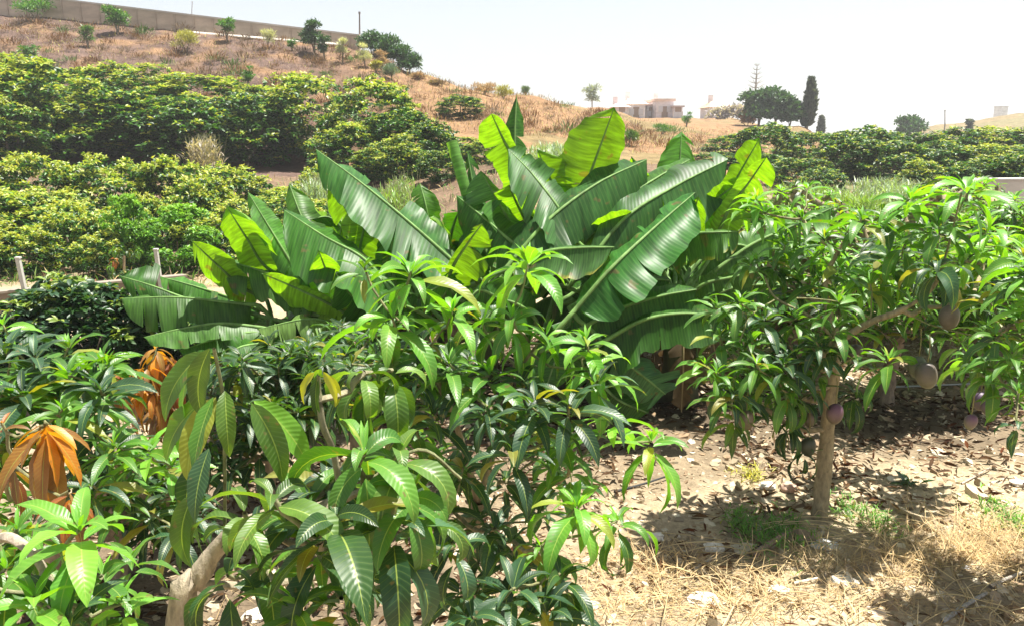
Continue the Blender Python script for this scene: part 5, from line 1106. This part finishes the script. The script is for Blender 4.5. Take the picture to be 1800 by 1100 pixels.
# long arching straws
mb = MB()
for i in range(120):
    c = ptg(RNG.uniform(1000, 1820), RNG.uniform(925, 1095)); a = RNG.random()*6.28; L_ = RNG.uniform(.25, .75); h_ = RNG.uniform(.01, .07)
    e = c+np.array([math.cos(a), math.sin(a)*.7, 0])*L_; e[2] = land(e[0], e[1])+RNG.uniform(0, .06); c[2] = land(c[0], c[1])
    tube(mb, smooth_path([c, c*.6+e*.4+(RNG.normal(0, .03), 0, h_), c*.25+e*.75+(0, RNG.normal(0, .03), h_*.8), e], 5), .0022+.0014*RNG.random(), pick('strawl', 1)[0], 4)
o = mb.build('dry_stalks', M_STRAW); tag(o, 'long arching dry stalks lying over the straw', 'stalks', kind='stuff')
# weeds near the trunk
for (px, py, w_, n, lab) in [(1302, 920, .09, 70, 'small feathery green weed left of the right trunk'), (1385, 935, .14, 110, 'bright green weed patch just left of the right trunk foot'), (1345, 958, .16, 120, 'low weed patch in front of the right trunk, lowest one'),
        (1500, 908, .14, 90, 'green weed right of the trunk foot in shade'), (1545, 930, .10, 60, 'small weed right of the trunk beside the straw'), (1765, 912, .16, 130, 'green weed tuft near the right edge'), (1595, 848, .06, 14, 'single broad leaved blue green seedling on bare gravel'), (1320, 838, .10, 50, 'yellowish weed on the sunlit gravel left of the trunk')]:
    c = ptg(px, py); th = thing('weed_plant', c, lab, 'weed', 'green weeds on the bare soil'); mb = MB(); m = n
    x = c[0]+RNG.normal(0, w_*.6, m); y = c[1]+RNG.normal(0, w_*.8, m); z = np.array([land(a, b) for a, b in zip(x, y)])
    br = 'single' in lab; ln = (.09 if br else .05)*RNG.uniform(.6, 1.4, m)
    for r_ in range(1 if br else 3):
        leaves(mb, np.stack([x, y, z+RNG.random(m)*(.03 if br else .06)], -1), RNG.random(m)*6.28, RNG.uniform(.2, 1.3, m), RNG.uniform(.2, 1, m), ln, ln*(.5 if br else .16), pick('blue' if br else 'gold' if 'yellow' in lab else 'mid', m)*1.3, None, S=4, Vn=3)
    for a, b, e in list(zip(x, y, z))[:20]: tube(mb, [(a, b, e-.01), (a, b, e+.03), (a+.005, b, e+.06)], .0015, (.15, .22, .06), 4)
    mb.build('foliage', M_MANGO, th)
# stones
def stone(px, py, r, label, col=(.66, .61, .53), flat=.5):
    c = ptg(px, py); a, b = 9, 12; u, v = np.meshgrid(np.linspace(0, math.pi, a), np.linspace(0, 2*math.pi, b+1), indexing='ij'); k = np.empty_like(u); sd = RNG.random()*50
    D = np.stack([np.sin(u)*np.cos(v), np.sin(u)*np.sin(v), np.cos(u)], -1)
    for i in range(a):
        for j in range(b+1): k[i, j] = 1+.38*mnoise.noise(Vector(D[i, j % b])*1.7+Vector((sd, 0, 0)))+.12*mnoise.noise(Vector(D[i, j % b])*5+Vector((sd, 0, 0)))
    D = D*k[..., None]*r*np.array([1.2, .9, flat]); D[..., 2] = np.minimum(D[..., 2], r*flat*.8)
    mb = MB(); mb.add(D+c+np.array([0, 0, r*flat*.35]), grid_quads(a, b+1), col); o = mb.build('stone', M_STONE, smooth=False)
    o.data.transform(__import__('mathutils').Matrix.Translation(-Vector(c))); o.location = c
    tag(o, label, 'stone', 'stones on the soil')
for s in [(1480, 1030, .075, 'pale angular stone in the straw below the right trunk'), (1370, 1040, .05, 'flat white stone left of the pale angular one'), (1235, 1058, .07, 'flat pale stone near the bottom centre'), (1255, 965, .055, 'light flat stone left of the shaded weeds'), (1150, 945, .05, 'flat stone beside the hanging leaf bunch'),
          (1350, 855, .05, 'stone on the sunlit gravel left of the trunk'), (1385, 860, .045, 'reddish upright stone chip close to the trunk', (.50, .34, .26), 1.0), (1400, 948, .05, 'white stone slab between two weeds', (.66, .64, .58), .3), (1450, 962, .07, 'grey white stone in front of the trunk', (.60, .60, .58), .5),
          (1790, 850, .05, 'flat stone at the right edge'), (1010, 1090, .05, 'stone at the bottom edge right of centre'), (1540, 1080, .06, 'brownish flat stone at the bottom edge', (.52, .42, .32), .4), (1690, 1000, .04, 'light grey stone under the straw at the right', (.6, .6, .6), .5), (450, 1085, .06, 'pale stone under the near tree'), (215, 960, .05, 'small pale stone in the gap at lower left')]:
    stone(*s)
def stick(pa, pb, r, col, label, name='stick', cat='stick', h=.02, mat=None, mid=(0, 0)):
    a, b = ptg(*pa), ptg(*pb); c = ptg((pa[0]+pb[0])/2+mid[0], (pa[1]+pb[1])/2+mid[1])
    for q, e in ((a, 0), (c, .01), (b, h)): q[2] = land(q[0], q[1])+r+e
    mb = MB(); pth = smooth_path([a, c, b], 6); tube(mb, pth-(a+b)/2, np.linspace(r, r*.7, len(pth)), col, 8, .06)
    o = mb.build(name, mat or M_BARK); o.location = (a+b)/2; tag(o, label, cat)
stick((1322, 982), (1378, 953), .022, (.30, .21, .16), 'short thick brown branch lying left of the trunk foot', 'fallen_branch', 'branch')
stick((1655, 1098), (1732, 1052), .013, (.34, .32, .29), 'pale grey stick at the bottom right')
stick((1220, 1002), (1250, 990), .010, (.36, .35, .34), 'small grey stick on the gravel')
stick((1395, 1030), (1440, 1028), .008, (.6, .56, .5), 'thin pale stick in the straw')
stick((1740, 1035), (1800, 1010), .010, (.36, .32, .27), 'pale weathered stick at the right edge')
stick((1690, 850), (1740, 825), .007, (.4, .34, .27), 'thin brown stick on the gravel at the right')
stick((1306, 975), (1350, 962), .009, (.03, .03, .03), 'short end of black irrigation hose', 'irrigation_hose', 'hose', mat=M_PAINT)
stick((1525, 683), (1712, 681), .011, (.42, .42, .42), 'irrigation pipe crossing the soil behind the mango trees', 'irrigation_pipe', 'pipe', mat=M_PAINT)
stick((1080, 862), (1180, 838), .009, (.035, .035, .035), 'black irrigation hose in the shade of the bananas', 'irrigation_hose', 'hose', mat=M_PAINT)

# ================================================================== the summer haze
mb = MB(); box(mb, (0, 1150, 10), (6400, 2500, 44), (1, 1, 1)); hz = mb.build('haze', M_PAINT, smooth=False)
hm = bpy.data.materials.new('haze_air'); hm.use_nodes = True; t_ = hm.node_tree; t_.nodes.remove(t_.nodes['Principled BSDF'])
pv = t_.nodes.new('ShaderNodeVolumePrincipled'); pv.inputs['Color'].default_value = (.97, .98, 1, 1); pv.inputs['Density'].default_value = .0008; pv.inputs['Anisotropy'].default_value = 0.0
t_.links.new(pv.outputs[0], t_.nodes['Material Output'].inputs['Volume']); hz.data.materials.clear(); hz.data.materials.append(hm); tag(hz, kind='stuff')
